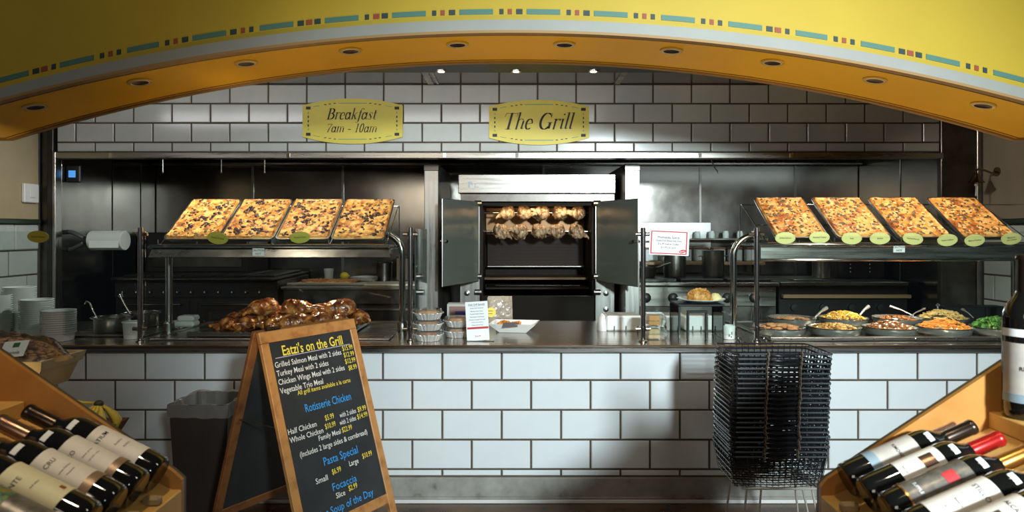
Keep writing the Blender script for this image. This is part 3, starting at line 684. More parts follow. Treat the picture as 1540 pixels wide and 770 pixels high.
# ------------------------------------------------------------------ wall signs
def wall_sign(px0, px1, py0, py1, lines, label):
    Y = 5.385; k = FPX/Y
    cx = ((px0+px1)/2-770)/k; cz = 1.53-((py0+py1)/2-348)/k; w_ = (px1-px0)/k; h_ = (py1-py0)/k
    t = thing('hanging_sign', label, 'sign', (cx, Y, cz-h_/2), group='yellow department signs')
    M = frame((cx, Y, cz), (1, 0, 0), (0, 0, 1))
    def outline(w, h, drop):
        return [(-w/2, -h/2+drop)]+[(w*(i/16-.5), -h/2+drop*(2*i/16-1)**2) for i in range(1, 16)]+[(w/2, -h/2+drop), (w/2, h/2-drop)]+[(w*(.5-i/16), h/2-drop*(2*i/16-1)**2) for i in range(1, 16)]+[(-w/2, h/2-drop)]
    dr = h_*.155
    build('sign_board', MB().prism(outline(w_, h_, dr), M @ Matrix.Translation((0, 0, -.016)), .016), M_signy, t, world=True)
    bk = MB(); tl = MB()
    q = lambda mb, x, y, a, b, r=0: mb.merge(MB().box(-a/2, a/2, -b/2, b/2, 0, .001), M @ Matrix.Translation((x, y, .0005)) @ Matrix.Rotation(r, 4, 'Z'))
    W, H = w_/2, h_/2
    for sx in (-1, 1):
        for sy in (-1, 1): q(bk, sx*W*.885, sy*H*.575, .036, .023)
        for j, yy in enumerate((-.37, -.19, 0, .19, .37)):
            if abs(yy) > .3: q(tl, sx*W*.885, yy*H, .006, .014)
            else: q(bk, sx*W*.885, yy*H, .009, .017)
        for sy in (-1, 1):
            q(tl, sx*W*.72, sy*H*.66, .05, .004, -sx*sy*.18)
            for j, xx in enumerate((.545, .455, .355)): q(bk, sx*W*xx, sy*H*(.725+.03*j), .018, .006)
    for sy in (-1, 1): q(tl, 0, sy*H*.79, W*.57, .005)
    build('black_border_marks', bk, M_ink, t, world=True); build('teal_border_lines', tl, M_inkteal, t, world=True)
    for s, sz, y in lines: letters(t, 'lettering', nib_text(s, sz), M @ Matrix.Translation((-.10*sz, y, .0012)), M_ink)
wall_sign(455, 605.5, 148, 216.5, [('Breakfast', .120, .014), ('7am - 10am', .098, -.088)], 'yellow shaped sign reading Breakfast 7am - 10am on the upper tiles')
wall_sign(735.5, 886, 150, 218, [('The Grill', .178, -.055)], 'yellow shaped sign reading The Grill on the upper tiles')
# ================================================================== ROTISSERIE OVEN AND COLUMNS
for x0, x1, lb in ((-.739, -.620, 'left'), (.952, 1.075, 'right')):
    t = thing('steel_column', f'brushed steel column {lb} of the rotisserie oven', 'column', ((x0+x1)/2, 5.8, 0))
    build('casing', MB().box(x0, x1, 5.75, 6.885, .002, 2.10, .004), M_steel, t, world=True)
    build('cap_band', MB().box(x0-.003, x1+.003, 5.742, 5.85, 2.04, 2.095, .003), M_dsteel, t, world=True)
ov = thing('rotisserie_oven', 'steel rotisserie oven with open glass doors and two spits of chickens', 'oven', (.22, 6.45, 0))
OX0, OX1, OY, OB = -.475, .915, 6.10, 6.86
build('header_panel', MB().box(OX0, OX1, 6.03, OB, 1.866, 2.035, .006), M_steel_h, ov, world=True)
hdp = build('header_emblem', MB().box(OX0+.088, OX0+.105, 6.026, 6.0295, 1.918, 1.968).box(OX0+.105, OX0+.125, 6.026, 6.0295, 1.955, 1.968).box(OX0+.120, OX0+.128, 6.026, 6.0295, 1.938, 1.955).box(OX0+.145, OX0+.153, 6.026, 6.0295, 1.918, 1.955).box(OX0+.153, OX0+.175, 6.026, 6.0295, 1.918, 1.925), mat('pale_emblem', (.55, .65, .68), .4), ov, world=True)
build('upper_frame', MB().box(OX0+.02, OX1-.0, 6.08, 6.14, 1.795, 1.864, .003), M_dsteel, ov, world=True)
for x0, x1 in ((OX0+.01, -.285), (.742, OX1)):
    build('side_pillar', MB().box(x0, x1, 6.09, OB, .30, 1.794, .004), M_steel, ov, world=True)
build('base_body', MB().box(OX0+.01, OX1, 6.12, OB, .06, .70, .005), M_dsteel, ov, world=True)
M_in = mat('sooty_oven_interior', (.022, .015, .010), .6, 0, spec=.15, var=(.010, .007, .005), vscale=7)
build('interior_shell', MB().box(-.284, .741, 6.80, 6.84, .70, 1.79).box(-.284, -.262, 6.15, 6.80, .70, 1.79).box(.72, .741, 6.15, 6.80, .70, 1.79).box(-.262, .72, 6.15, 6.80, 1.765, 1.79).box(-.262, .72, 6.15, 6.8, .70, .72), M_in, ov, world=True)
build('warm_liner', MB().box(-.255, .715, 6.785, 6.799, 1.50, 1.76), mat('copper_glow_liner', (.25, .13, .05), .4, .5), ov, world=True)
pf = MB()
pf.box(-.24, .70, 6.72, 6.74, 1.20, 1.50)
build('burner_panel', pf, M_perf, ov, world=True)
st = MB()
for r in range(9):
    for c in range(62): x = -.235+c*.015+(r % 2)*.0075; st.box(x, x+.008, 6.712, 6.72, 1.215+r*.031, 1.232+r*.031)
build('burner_ribs', st, M_perf, ov, world=True, kind='stuff')
build('burner_ledge', MB().box(-.24, .70, 6.60, 6.74, 1.185, 1.198, .003), M_steel_h, ov, world=True)
build('drip_ledge', MB().box(-.26, .715, 6.40, 6.78, 1.075, 1.10, .003), mat('brown_grease_ledge', (.10, .06, .03), .3, .6), ov, world=True)
st = MB()
for r in range(4):
    for c in range(58): x = -.15+c*.0135+(r % 2)*.006; st.sph((x, 6.30+r*.05, 1.03-r*.004), .0045, nu=5, nv=4)
build('perforated_tray_studs', st, M_steel, ov, world=True, kind='stuff')
build('perforated_tray', MB().box(-.24, .70, 6.2, 6.55, 1.005, 1.02), M_in, ov, world=True)
build('lower_door', MB().box(-.28, .737, 6.105, 6.125, .62, .955, .004), mat('dark_smoked_door', (.02, .017, .014), .12, 0, coat=.5), ov, world=True)
for z in (1.78, 1.13, .99):
    for x, s in ((-.30, -1), (.757, 1)):
        build('hinge', MB().tube([(x-.03, 6.075, z), (x+.03, 6.075, z)], .026, 12), mat('brass_hinge', (.55, .42, .26), .3, 1) if z > 1.5 else M_steel, ov, world=True, smooth=40)
for k, y in enumerate((346, 365, 384, 404, 441, 465)):
    z = 1.53-(y-348)/168.4
    kn = build('knob', MB().lathe([(.026, 0), (.024, .008), (.012, .011), (.011, .022), (0, .024)], 16, frame((.838, 6.088, z), (1, 0, 0), (0, 0, 1))), M_steel, ov, world=True, smooth=40)
build('knob', MB().lathe([(.026, 0), (.024, .012), (.012, .016), (.011, .03), (0, .032)], 16, frame((-.40, 6.088, .98), (1, 0, 0), (0, 0, 1))), M_steel, ov, world=True, smooth=40)
for hx, ox in ((-.30, -.555), (.757, 1.005)):
    d = Vector((ox-hx, 5.44-6.07, 0)); L = d.length; d.normalize(); n = Vector((-d.y, d.x, 0))
    M = frame((hx, 6.07, 1.09), d, (0, 0, 1))
    dr = build('glass_door', MB().merge(MB().box(0, L, 0, .70, -.004, .004, .001), M), M_ovenglass, ov, world=True)
    build('door_knob', MB().merge(MB().bar((L-.03, .36, -.03), (L-.03, .36, .03), .013, 10), M), M_chrome, dr, world=True, smooth=40)
    ed = MB()
    for a, b in (((0, 0, 0), (L, 0, 0)), ((0, .70, 0), (L, .70, 0)), ((L, 0, 0), (L, .70, 0))): ed.merge(MB().bar(a, b, .0045, 6), M)
    build('edge_trim', ed, M_steel, dr, world=True)
for z, y, x0, x1 in ((1.706, 6.45, -.29, .745), (1.53, 6.32, -.27, .73)):
    build('spit', MB().tube([(x0, y, z), (x1, y, z)], .009, 10), M_chrome, ov, world=True, smooth=40)
ol = bpy.data.lights.new('oven_lamp', 'AREA'); ol.shape = 'RECTANGLE'; ol.size = .8; ol.size_y = .08; ol.energy = 3.0; ol.color = (1, .74, .46)
o = bpy.data.objects.new('oven_lamp', ol); C.objects.link(o); o.location = (.22, 6.30, 1.755); o.rotation_euler = (.5, 0, 0)

# ------------------------------------------------------------------ chickens
def remesh(mb, vox, m, name):
    me = mesh('tmp', mb, None); o = bpy.data.objects.new('tmp', me); C.objects.link(o)
    md = o.modifiers.new('r', 'REMESH'); md.mode = 'VOXEL'; md.voxel_size = vox
    sm = o.modifiers.new('s', 'SMOOTH'); sm.iterations = 2
    dg = bpy.context.evaluated_depsgraph_get(); me2 = bpy.data.meshes.new_from_object(o.evaluated_get(dg)); me2.name = name
    bpy.data.objects.remove(o)
    for v in me2.vertices:
        p = v.co*38; v.co += v.normal*(.0055*noise.noise(p)+.003*noise.noise(p*2.6)-.004*max(0, noise.noise(p*.8+Vector((3, 1, 7)))))
    me2.materials.clear(); me2.materials.append(m); me2.polygons.foreach_set('use_smooth', [True]*len(me2.polygons)); me2.update(); return me2
def Rm(a, ax): return Matrix.Rotation(math.radians(a), 4, ax)
def chicken_parts(m, seed):
    r = random.Random(seed)
    b = MB().sph((0, 0, .058), .095, .066, .056, 20, 14).sph((.045, 0, .066), .055, .058, .052, 16, 12).sph((.085, 0, .05), .02, .022, .02, 10, 8)
    for s in (-1, 1): b.sph((-.045, s*.050, .050), .050, .028, .040, 14, 10, Rm(25, 'Y')).sph((.02, s*.02, .085), .05, .028, .03, 12, 8)
    body = remesh(b, .0055, m, 'body')
    dr = MB(); dr.tube([(0, 0, 0), (-.03, .004, .008), (-.06, .008, .010), (-.078, .010, .008)], [.026, .022, .012, .008], 12); dr.sph((0, 0, 0), .027, .024, .026).sph((-.083, .010, .008), .013, .010, .010)
    drum = remesh(dr, .005, m, 'drumstick')
    wi = MB(); wi.tube([(0, 0, 0), (-.028, .012, -.016), (.01, .018, -.026)], [.015, .013, .010], 10).tube([(.01, .018, -.026), (.034, .012, -.014)], [.009, .004], 8); wi.sph((0, 0, 0), .016).sph((-.028, .012, -.016), .014)
    wing = remesh(wi, .005, m, 'wing')
    return body, drum, wing
def chicken(parts, loc, rot, sc, label, group, cat='roast chicken'):
    t = thing('roast_chicken', label, cat, loc, rot, group); t.scale = (sc, sc, sc) if not isinstance(sc, tuple) else sc
    put('body', parts[0], t)
    for s in (-1, 1):
        o = put('drumstick', parts[1], t, (-.072, s*.036, .050)); o.scale = (1, s, 1); o.rotation_euler = (0, random.uniform(-.5, .2), s*random.uniform(-.5, .1))
        o = put('wing', parts[2], t, (.045, s*.060, .062)); o.scale = (1, s, 1); o.rotation_euler = (0, random.uniform(-.3, .3), 0)
    return t
CK = chicken_parts(M_roast, 1); CR = chicken_parts(M_raw, 2)
for row, (zs, ys, pxs, k, nm) in enumerate(((1.706, 6.45, [763, 789, 815, 842, 869], 159.2, 'upper'), (1.53, 6.32, [753, 782, 811, 838, 867], 162.5, 'lower'))):
    for i, p in enumerate(pxs):
        x = (p-770)/k; a = random.uniform(-.6, .6)
        sc = .93
        R = Matrix.Rotation(PI if (i+row) % 2 else 0, 3, 'Z') @ Matrix.Rotation(a, 3, 'X')
        off = R @ Vector((0, 0, .06*1.2))
        place = ['leftmost', 'second from the left', 'middle one', 'second from the right', 'rightmost'][i]
        chicken(CR, (x-off.x, ys-off.y, zs-off.z), R.to_euler(), (.71, 1.12, 1.22), f'pale half-roasted chicken, {place} on the {nm} spit in the oven', 'chickens on the spits', 'chicken')
cs = thing('serving_tray', 'dark metal tray with a silver lip under the piled roast chickens', 'tray', (-1.42, 4.35, .904))
build('pan', MB().box(-1.93, -.97, 4.06, 4.66, .904, .912, .003).box(-1.93, -.97, 4.66, 4.672, .904, .935).box(-.985, -.97, 4.06, 4.66, .912, .945, .003), M_dsteel, cs, world=True)
build('front_lip', MB().box(-1.93, -.97, 4.045, 4.06, .904, .935, .004), M_steel_h, cs, world=True)
spots = [(344, 486, 4.16, 80), (372, 488, 4.16, 100), (411, 486, 4.17, 65), (442, 484, 4.17, 10), (478, 482, 4.18, 20), (512, 484, 4.2, 100), (360, 480, 4.38, 150), (392, 478, 4.38, 60), (425, 480, 4.38, 200), (462, 480, 4.38, 90), (500, 477, 4.36, 30), (541, 476, 4.40, 110), (396, 463, 4.32, 35), (446, 466, 4.32, 170), (511, 463, 4.36, 5), (408, 470, 4.56, 0), (470, 472, 4.55, 90)]
dsc = ['front row, leftmost beside the tray lip', 'front row, second from the left', 'front row, third from the left', 'front row, golden one above the sign frame', 'front row, behind the top of the chalkboard', 'front row, rightmost', 'second row, leftmost', 'second row, under the tall heap', 'second row, between the two heaps', 'second row, under the dark heap', 'second row, reddish one right of centre', 'far right end of the tray', 'top of the heap at left, largest one', 'top of the middle heap, charred below', 'top of the right heap', 'back row, behind the left heap', 'back row, behind the middle heap']
for i, (px, py, Y, rz) in enumerate(spots):
    k = FPX/Y; x = (px-770)/k; z = 1.53-(py-348)/k-.056
    z = max(z, .914)
    if i >= 12 and i < 15: z = max(z, .985)
    sc = random.uniform(.84, .95) if i < 12 else (1.0 if i < 15 else .9)
    chicken(CK, (x, Y, z), (random.uniform(-.25, .25), random.uniform(-.2, .2), math.radians(rz)), sc, 'glazed brown roast chicken, '+dsc[i], 'roast chickens in the hot well')

# ================================================================== COOK LINE (behind the aisle)
Y0, YR = 5.92, 6.86
rg = thing('range', 'long black cooking range with a row of small knobs behind the soup pots', 'range', (-2.75, 6.4, 0))
build('body', MB().box(-3.45, -2.04, Y0+.02, YR, .12, 1.10, .006), M_black, rg, world=True)
build('shelf_ledge', MB().box(-3.45, -2.04, Y0-.06, YR, 1.11, 1.13, .004), M_dsteel, rg, world=True)
build('control_panel', MB().box(-3.44, -2.05, Y0-.01, Y0+.019, .96, 1.09, .004), M_black, rg, world=True)
for k in range(11):
    x = -3.36+k*.118
    kb = build('knob', MB().lathe([(.018, 0), (.016, .02), (0, .021)], 12, frame((x, Y0-.011, 1.005), (1, 0, 0), (0, 0, 1))), M_black, rg, world=True, smooth=40)
    build('pointer', MB().box(x-.004, x+.004, Y0-.036, Y0-.032, 1.0, 1.012), M_white, kb, world=True)
for x0, x1 in ((-3.40, -2.80), (-2.72, -2.12)):
    dd = build('oven_door', MB().box(x0, x1, Y0-.01, Y0+.019, .45, .93, .006), M_black, rg, world=True)
    build('handle', MB().tube([(x0+.05, Y0-.012, .90), (x0+.05, Y0-.05, .90), (x1-.05, Y0-.05, .90), (x1-.05, Y0-.012, .90)], .010, 8), M_dsteel, dd, world=True, smooth=50)
for k in range(5):
    build('grate', MB().box(-3.40+k*.27, -3.16+k*.27, Y0+.05, YR-.1, 1.131, 1.15, .004), M_black, rg, world=True)
br = thing('broiler', 'tall black broiler box standing on the left range', 'oven', (-2.95, 6.6, 1.151))
build('body', MB().box(-3.40, -2.45, 6.35, 6.86, 1.151, 1.52, .008), M_black, br, world=True)
build('front_grille', MB().box(-3.34, -2.51, 6.335, 6.349, 1.20, 1.30, .003), M_dsteel, br, world=True)
build('handle', MB().bar((-3.3, 6.31, 1.36), (-2.55, 6.31, 1.36), .010, 8).bar((-3.3, 6.31, 1.36), (-3.3, 6.35, 1.36), .008, 6).bar((-2.55, 6.31, 1.36), (-2.55, 6.35, 1.36), .008, 6), M_steel, br, world=True)
pt = thing('prep_table', 'stainless prep table with undershelf left of the oven', 'table', (-1.4, 6.3, 0))
build('top', MB().box(-2.0, -.72, Y0-.02, YR, 1.025, 1.05, .004), M_steel_h, pt, world=True)
build('apron', MB().box(-1.98, -.74, Y0, Y0+.02, .90, 1.024, .003), M_dsteel, pt, world=True)
build('drawer', MB().box(-1.97, -1.35, Y0-.006, Y0+.018, .66, .885, .004), M_black, pt, world=True)
build('drawer', MB().box(-1.33, -.75, Y0-.006, Y0+.018, .66, .885, .004), M_black, pt, world=True)
build('drawer_rail', MB().box(-1.97, -1.36, Y0-.02, Y0-.007, .845, .865, .003), M_steel_h, pt, world=True)
build('drawer_rail', MB().box(-1.32, -.75, Y0-.02, Y0-.007, .845, .865, .003), M_steel_h, pt, world=True)
build('carcass', MB().box(-1.98, -.74, Y0+.03, YR-.02, .1, 1.02), M_black, pt, world=True)
for x in (-1.96, -.76): build('leg', MB().bar((x, Y0+.03, 0), (x, Y0+.03, 1.02), .02, 10), M_steel, pt, world=True)
# things on the prep table
def lumpy(name, fn, nx, ny, m, at, label, cat, seed=0, amp=.006, fr=40):
    """a food heap: surface z=fn(u,v) over the unit disc"""
    V = [(0, 0, 0)]; F = []
    for i in range(1, nx+1):
        for k in range(ny):
            a = 2*PI*k/ny; r = i/nx; V.append((r*math.cos(a), r*math.sin(a), 0))
    P = []
    for x, y, _ in V:
        px_, py_, pz_ = fn(x, y); q = Vector((px_*fr, py_*fr, seed)); e = 1-(x*x+y*y)**3
        P.append((px_, py_, pz_+amp*e*(noise.noise(q)+.6*noise.noise(q*2.2))))
    for k in range(ny): F.append((0, 1+k, 1+(k+1) % ny))
    for i in range(nx-1):
        for k in range(ny): a = 1+i*ny+k; b = 1+i*ny+(k+1) % ny; F.append((a, a+ny, b+ny, b))
    n0 = len(P); lowest = min(p[2] for p in P[-ny:])
    P += [(p[0]*.8, p[1]*.8, lowest-.012) for p in P[1+(nx-1)*ny:1+nx*ny]]
    for k in range(ny): a = 1+(nx-1)*ny+k; b = 1+(nx-1)*ny+(k+1) % ny; F.append((a, n0+k, n0+(k+1) % ny, b))
    F.append(tuple(n0+k for k in range(ny))[::-1])
    return MB().add(P, F)
pa = thing('sheet_pan', 'greyish sheet pan holding a flat baked pizza on the prep table', 'tray', (-1.72, 6.25, 1.052))
build('pan', MB().box(-1.98, -1.30, 6.05, 6.45, 1.052, 1.058, .002).box(-1.99, -1.29, 6.03, 6.045, 1.052, 1.075, .003).box(-1.99, -1.29, 6.455, 6.47, 1.052, 1.075, .003), M_tray, pa, world=True)
mbp = MB().box(-1.90, -1.42, 6.08, 6.42, 1.06, 1.085, .01)
for k in range(160): mbp.sph((random.uniform(-1.88, -1.44), random.uniform(6.09, 6.41), 1.085), random.uniform(.008, .016), None, .006, 6, 4)
build('flatbread', mbp, M_pz2, at=(-1.66, 6.25, 1.06), world=True, label='flat cheese-topped bread lying in the sheet pan behind the glass', cat='bread')
t = thing('plastic_cup', 'small clear cup behind the flatbread on the prep table', 'cup', (-1.76, 6.56, 1.052))
build('cup_wall', MB().lathe([(.032, 0), (.045, .12), (.047, .12), (.034, 0)], 20), M_cup, t, smooth=40)
t = thing('lemon', 'yellow lemon on the prep table behind the glass', 'lemon', (-1.62, 6.60, 1.058))
build('fruit', MB().sph((0, 0, .042), .042, .037, .037, 16, 12).sph((.042, 0, .042), .010, .008, .008, 8, 6), mat('lemon_peel', (.80, .58, .02), .4, bump=.3, bscale=200), t, smooth=60)
for k in range(4):
    tag(put('plate', mesh('plate', MB().lathe([(.06, 0), (.10, .010), (.13, .016), (.131, .020), (.10, .014), (.0, .004)], 28), M_whitec, 40), None, (-1.42, 6.56, 1.053+k*.0075)), ['white plate at the bottom of', 'second white plate in', 'third white plate in', 'white plate on top of'][k]+' the stack behind the flatbread', 'plate', 'stacked white plates')
t = thing('cutting_board', 'cream cutting board lying on the prep table', 'board', (-1.05, 6.15, 1.052))
build('slab', MB().box(-.25, .25, -.17, .17, 0, .016, .005), mat('cream_board', (.60, .53, .38), .5), t)
t = thing('steel_insert', 'dark steel insert pan standing behind the cutting board', 'pan', (-1.25, 6.66, 1.052))
build('body', MB().lathe([(.065, 0), (.075, .17), (.085, .175), (.082, .18), (.070, .17), (.06, .01)], 24), M_dsteel, t, smooth=40)
for i, (x, h) in enumerate(((-1.05, .22), (-.88, .16))):
    t = thing('storage_tub', ['tall brown storage tub on the prep table by the steel column', 'short brown storage tub on the prep table by the steel column'][i], 'container', (x, 6.68, 1.052))
    build('tub', MB().box(-.07, .07, -.07, .07, 0, h, .008), mat('brown_tub', (.12, .07, .04), .4), t); build('lid', MB().box(-.075, .075, -.075, .075, h, h+.015, .005), M_blackm, t)
# paper towels
t = thing('paper_towel_holder', 'grey wall arm carrying the paper towel roll', 'holder', (-3.55, 5.5, 1.46))
for dz in (.05, -.06): build('arm', MB().tube([(-3.60, 5.56, 1.46+dz*1.3), (-3.56, 5.52, 1.46+dz*1.3), (-3.40, 5.5, 1.46)], .018, 8), mat('grey_cast_metal', (.16, .17, .18), .4, .4), t, world=True, smooth=50)
build('hub', MB().bar((-3.44, 5.5, 1.457), (-3.385, 5.5, 1.457), .034, 16), M_blackm, t, world=True, smooth=40)
t = thing('paper_towel_roll', 'white paper towel roll on the left kitchen wall', 'paper towel', (-3.26, 5.5, 1.457))
build('roll', MB().lathe([(.022, 0), (.074, 0), (.078, .004), (.078, .268), (.074, .272), (.022, .272)], 36, frame((-3.385, 5.5, 1.457), (0, 1, 0), (0, 0, 1))), mat('soft_white_paper', (.66, .66, .62), .9, bump=.15, bscale=120), t, world=True, smooth=40)
build('loose_sheet', MB().box(-3.36, -3.125, 5.421, 5.423, 1.40, 1.457), M_paper, t, world=True)
# thermostat, switch, bell, hooks
t = thing('thermostat', 'small black wall thermostat with a lit blue screen at upper left', 'thermostat', (-3.57, 5.56, 1.92))
build('housing', MB().box(-3.595, -3.48, 5.50, 5.53, 1.925, 2.065, .008), M_blackm, t, world=True)
build('screen', MB().box(-3.57, -3.515, 5.496, 5.4995, 1.965, 2.02), mat('blue_lcd', (.05, .2, .5), .4, emit=(.10, .42, .95), es=.7), t, world=True)
build('mounting_plate', MB().box(-3.599, -3.52, 5.531, 5.545, 1.93, 2.06, .003), M_white, t, world=True)
t = thing('switch_plate', 'white rectangular switch plate on the beige left wall', 'switch', (-3.715, 5.25, 1.75))
build('plate', MB().box(-3.717, -3.69, 5.17, 5.33, 1.75, 1.895, .006), M_white, t, world=True)
build('rocker', MB().box(-3.69, -3.683, 5.22, 5.28, 1.79, 1.855, .003), M_white, t, world=True)
t = thing('bell', 'brass hand bell hanging on a wall bracket above the right pizzas', 'bell', (3.56, 5.2, 1.90))
M_brass = mat('aged_brass', (.30, .22, .13), .25, 1)
BX, BY = 3.535, 5.2
build('bell_cup', MB().lathe([(.058, 0), (.054, .006), (.034, .028), (.026, .055), (.018, .072), (.0, .078)], 28, Matrix.Translation((BX, BY, 1.90))), M_brass, t, world=True, smooth=40)
build('bracket', MB().tube([(3.695, BY, 1.985), (3.65, BY, 1.975), (3.60, BY, 1.995), (3.55, BY, 2.005), (BX, BY, 1.99), (BX, BY, 1.975)], .008, 8).bar((3.687, BY, 1.985), (3.698, BY, 1.985), .034, 16), M_brass, t, world=True, smooth=40)
build('clapper_rope', MB().tube([(BX, BY, 1.90), (BX+.002, BY, 1.86), (BX-.002, BY, 1.80)], .006, 6).sph((BX, BY, 1.885), .014), mat('white_cord', (.6, .58, .52), .8), t, world=True, smooth=50)
for i, (px, dx) in enumerate(((245, 0), (333, 0), (398, 0), (1075, -.05))):
    x = (px-770)/FPX*5.43; t = thing('hanging_hook', ['leftmost thin steel hook', 'middle thin steel hook', 'third thin steel hook', 'slanted steel spring hook right of the oven'][i]+' hanging from the hood edge', 'hook', (x, 5.43, 2.104), group='hooks under the hood')
    build('rod', MB().tube([(dx*.6, 0, 0), (0, 0, -.07), (-dx*.5, 0, -.10)], .0045, 6).sph((-dx*.5, 0, -.105), .008, nu=8, nv=6), M_chrome, t, smooth=50)
# right cook line
gr = thing('griddle_range', 'stainless range with large black knobs right of the oven', 'range', (1.6, 6.4, 0))
build('body', MB().box(1.03, 2.30, Y0+.02, YR, .1, 1.085, .006), M_dsteel, gr, world=True)
build('front_rail', MB().box(1.03, 2.30, Y0-.05, Y0+.019, 1.06, 1.09, .006), M_steel_h, gr, world=True)
build('panel', MB().box(1.04, 2.29, Y0, Y0+.019, .88, 1.05, .004), M_steel_h, gr, world=True)
for k in range(5):
    x = 1.16+k*.235
    kb = build('knob', MB().lathe([(.045, 0), (.042, .02), (.03, .03), (0, .031)], 20, frame((x, Y0-.001, .955), (1, 0, 0), (0, 0, 1))), M_blackm, gr, world=True, smooth=40)
for k in range(3): build('grate', MB().box(1.06+k*.41, 1.44+k*.41, Y0+.04, YR-.25, 1.086, 1.115, .006), M_black, gr, world=True)
for i, (x, r, h) in enumerate(((1.49, .100, .235), (1.84, .100, .235), (2.86, .085, .20))):
    Yp = 6.25 if i < 2 else 6.3
    t = thing('stock_pot', ['tall steel stock pot behind the red-bordered card', 'tall steel stock pot right of the card', 'steel pot far right beside the stacked tubs'][i], 'pot', (x, Yp, 1.118 if i < 2 else 1.106), group='steel pots on the right cook line')
    build('pot_wall', MB().lathe([(0, 0), (r*.96, 0), (r, .01), (r, h), (r+.007, h+.004), (r-.004, h+.006), (r-.006, .012), (0, .008)], 32), M_steel, t, smooth=40)
    for s in (-1, 1): build('handle', MB().tube([(s*r, -.03, h*.8), (s*(r+.03), -.02, h*.8), (s*(r+.03), .02, h*.8), (s*r, .03, h*.8)], .006, 6), M_steel, t, smooth=50)
t = thing('leaning_steel_sheet', 'pale leaning steel sheet behind the stock pots', 'sheet', (1.55, 6.8, 1.12))
build('sheet', MB().box(1.20, 1.99, 6.83, 6.842, 1.118, 1.62, .003), mat('pale_scuffed_steel', (.62, .62, .58), .38, 1, var=(.5, .5, .47), vscale=6), t, world=True)
t = thing('wooden_shelf', 'long tan shelf holding labelled white tubs on the right cook line', 'shelf', (2.1, 6.72, 1.118))
build('board', MB().box(1.25, 2.45, 6.60, 6.82, 1.205, 1.235, .004), mat('tan_shelf_board', (.33, .20, .09), .5), t, world=True)
for x in (1.30, 2.40): build('bracket', MB().box(x-.015, x+.015, 6.62, 6.80, 1.118, 1.204, .003), M_dsteel, t, world=True)
for k in range(7):
    x = 1.36+k*.165
    t = thing('spice_tub', f'white tub with a printed label, {ORD[k]} from the left on the tan shelf', 'container', (x, 6.70, 1.237), group='tubs on the tan shelf')
    build('tub', MB().box(-.06, .06, -.05, .05, 0, .12, .008), M_cup, t); build('lid', MB().box(-.063, .063, -.053, .053, .12, .135, .004), mat('brick_lid', (.25, .09, .05), .5) if k == 0 else bpy.data.materials['brick_lid'], t)
    build('label_patch', MB().box(-.04, .04, -.0535, -.0505, .015, .105).box(-.02, .02, -.0545, -.0535, .07, .09), M_paper, t)
t = thing('upper_rack', 'narrow grey rack shelf with little jars high on the right back wall', 'shelf', (2.15, 6.78, 1.445))
build('board', MB().box(1.75, 2.50, 6.66, 6.89, 1.445, 1.462, .003), M_steel_h, t, world=True)
for k in range(5):
    tag(build('jar', MB().lathe([(.03, 0), (.03, .05), (.024, .058), (.024, .07), (0, .07)], 12), M_cup, at=(1.83+k*.14, 6.74, 1.463), smooth=40), f'small pale jar, {ORD[k]} from the left on the upper rack', 'jar', 'jars on the upper rack')
t = thing('saute_pan', 'dark saute pan with a long handle on the range beside the oven', 'pan', (1.20, 6.2, 1.118))
build('pan_bowl', MB().lathe([(0, 0), (.09, 0), (.12, .09), (.124, .09), (.093, -.003+.004), (0, .004)], 28), M_dsteel, t, smooth=40)
build('handle', MB().tube([(.11, 0, .08), (.2, -.02, .12), (.30, -.03, .15)], .009, 8), M_dsteel, t, smooth=50)
# flat tops and convection box
ft = thing('flat_top_grill', 'wide steel flat-top grill behind the food pans', 'grill', (2.75, 6.4, 0))
build('body', MB().box(2.32, 3.44, Y0+.02, YR, .1, 1.06, .006), M_black, ft, world=True)
build('hot_plate', MB().box(2.33, 3.43, Y0-.02, YR-.1, 1.062, 1.092, .005), M_steel_h, ft, world=True)
build('wood_rail', MB().box(2.33, 3.43, Y0-.06, Y0+.0, .955, .985, .004), mat('tan_rail', (.30, .19, .09), .5), ft, world=True)
for k in range(4): build('knob', MB().lathe([(.032, 0), (.03, .02), (0, .021)], 16, frame((2.45+k*.25, Y0+.018, .87), (1, 0, 0), (0, 0, 1))), M_blackm, ft, world=True, smooth=40)
cb = thing('convection_box', 'black counter oven with white dial marks on the flat-top', 'oven', (3.1, 6.5, 1.094))
build('body', MB().box(3.02, 3.46, 6.34, 6.8, 1.094, 1.28, .008), M_black, cb, world=True)
build('top_rail', MB().box(3.02, 3.46, 6.325, 6.339, 1.262, 1.278, .002), M_dsteel, cb, world=True)
for x in (3.14, 3.32): 
    dm = MB()
    for j in range(3): dm.sph((x, 6.335, 1.155+j*.035), .006, nu=6, nv=4)
    build('dial_marks', dm, M_white, cb, world=True, kind='stuff')
for i, (x, w_) in enumerate(((2.63, .28), (2.62, .0))):
    if w_: t = thing('steel_tray_lid', 'flat grey steel tray lying on the flat-top grill', 'tray', (x, 6.1, 1.094)); build('sheet', MB().box(-.14, .14, -.09, .09, 0, .012, .004), M_steel_h, t)

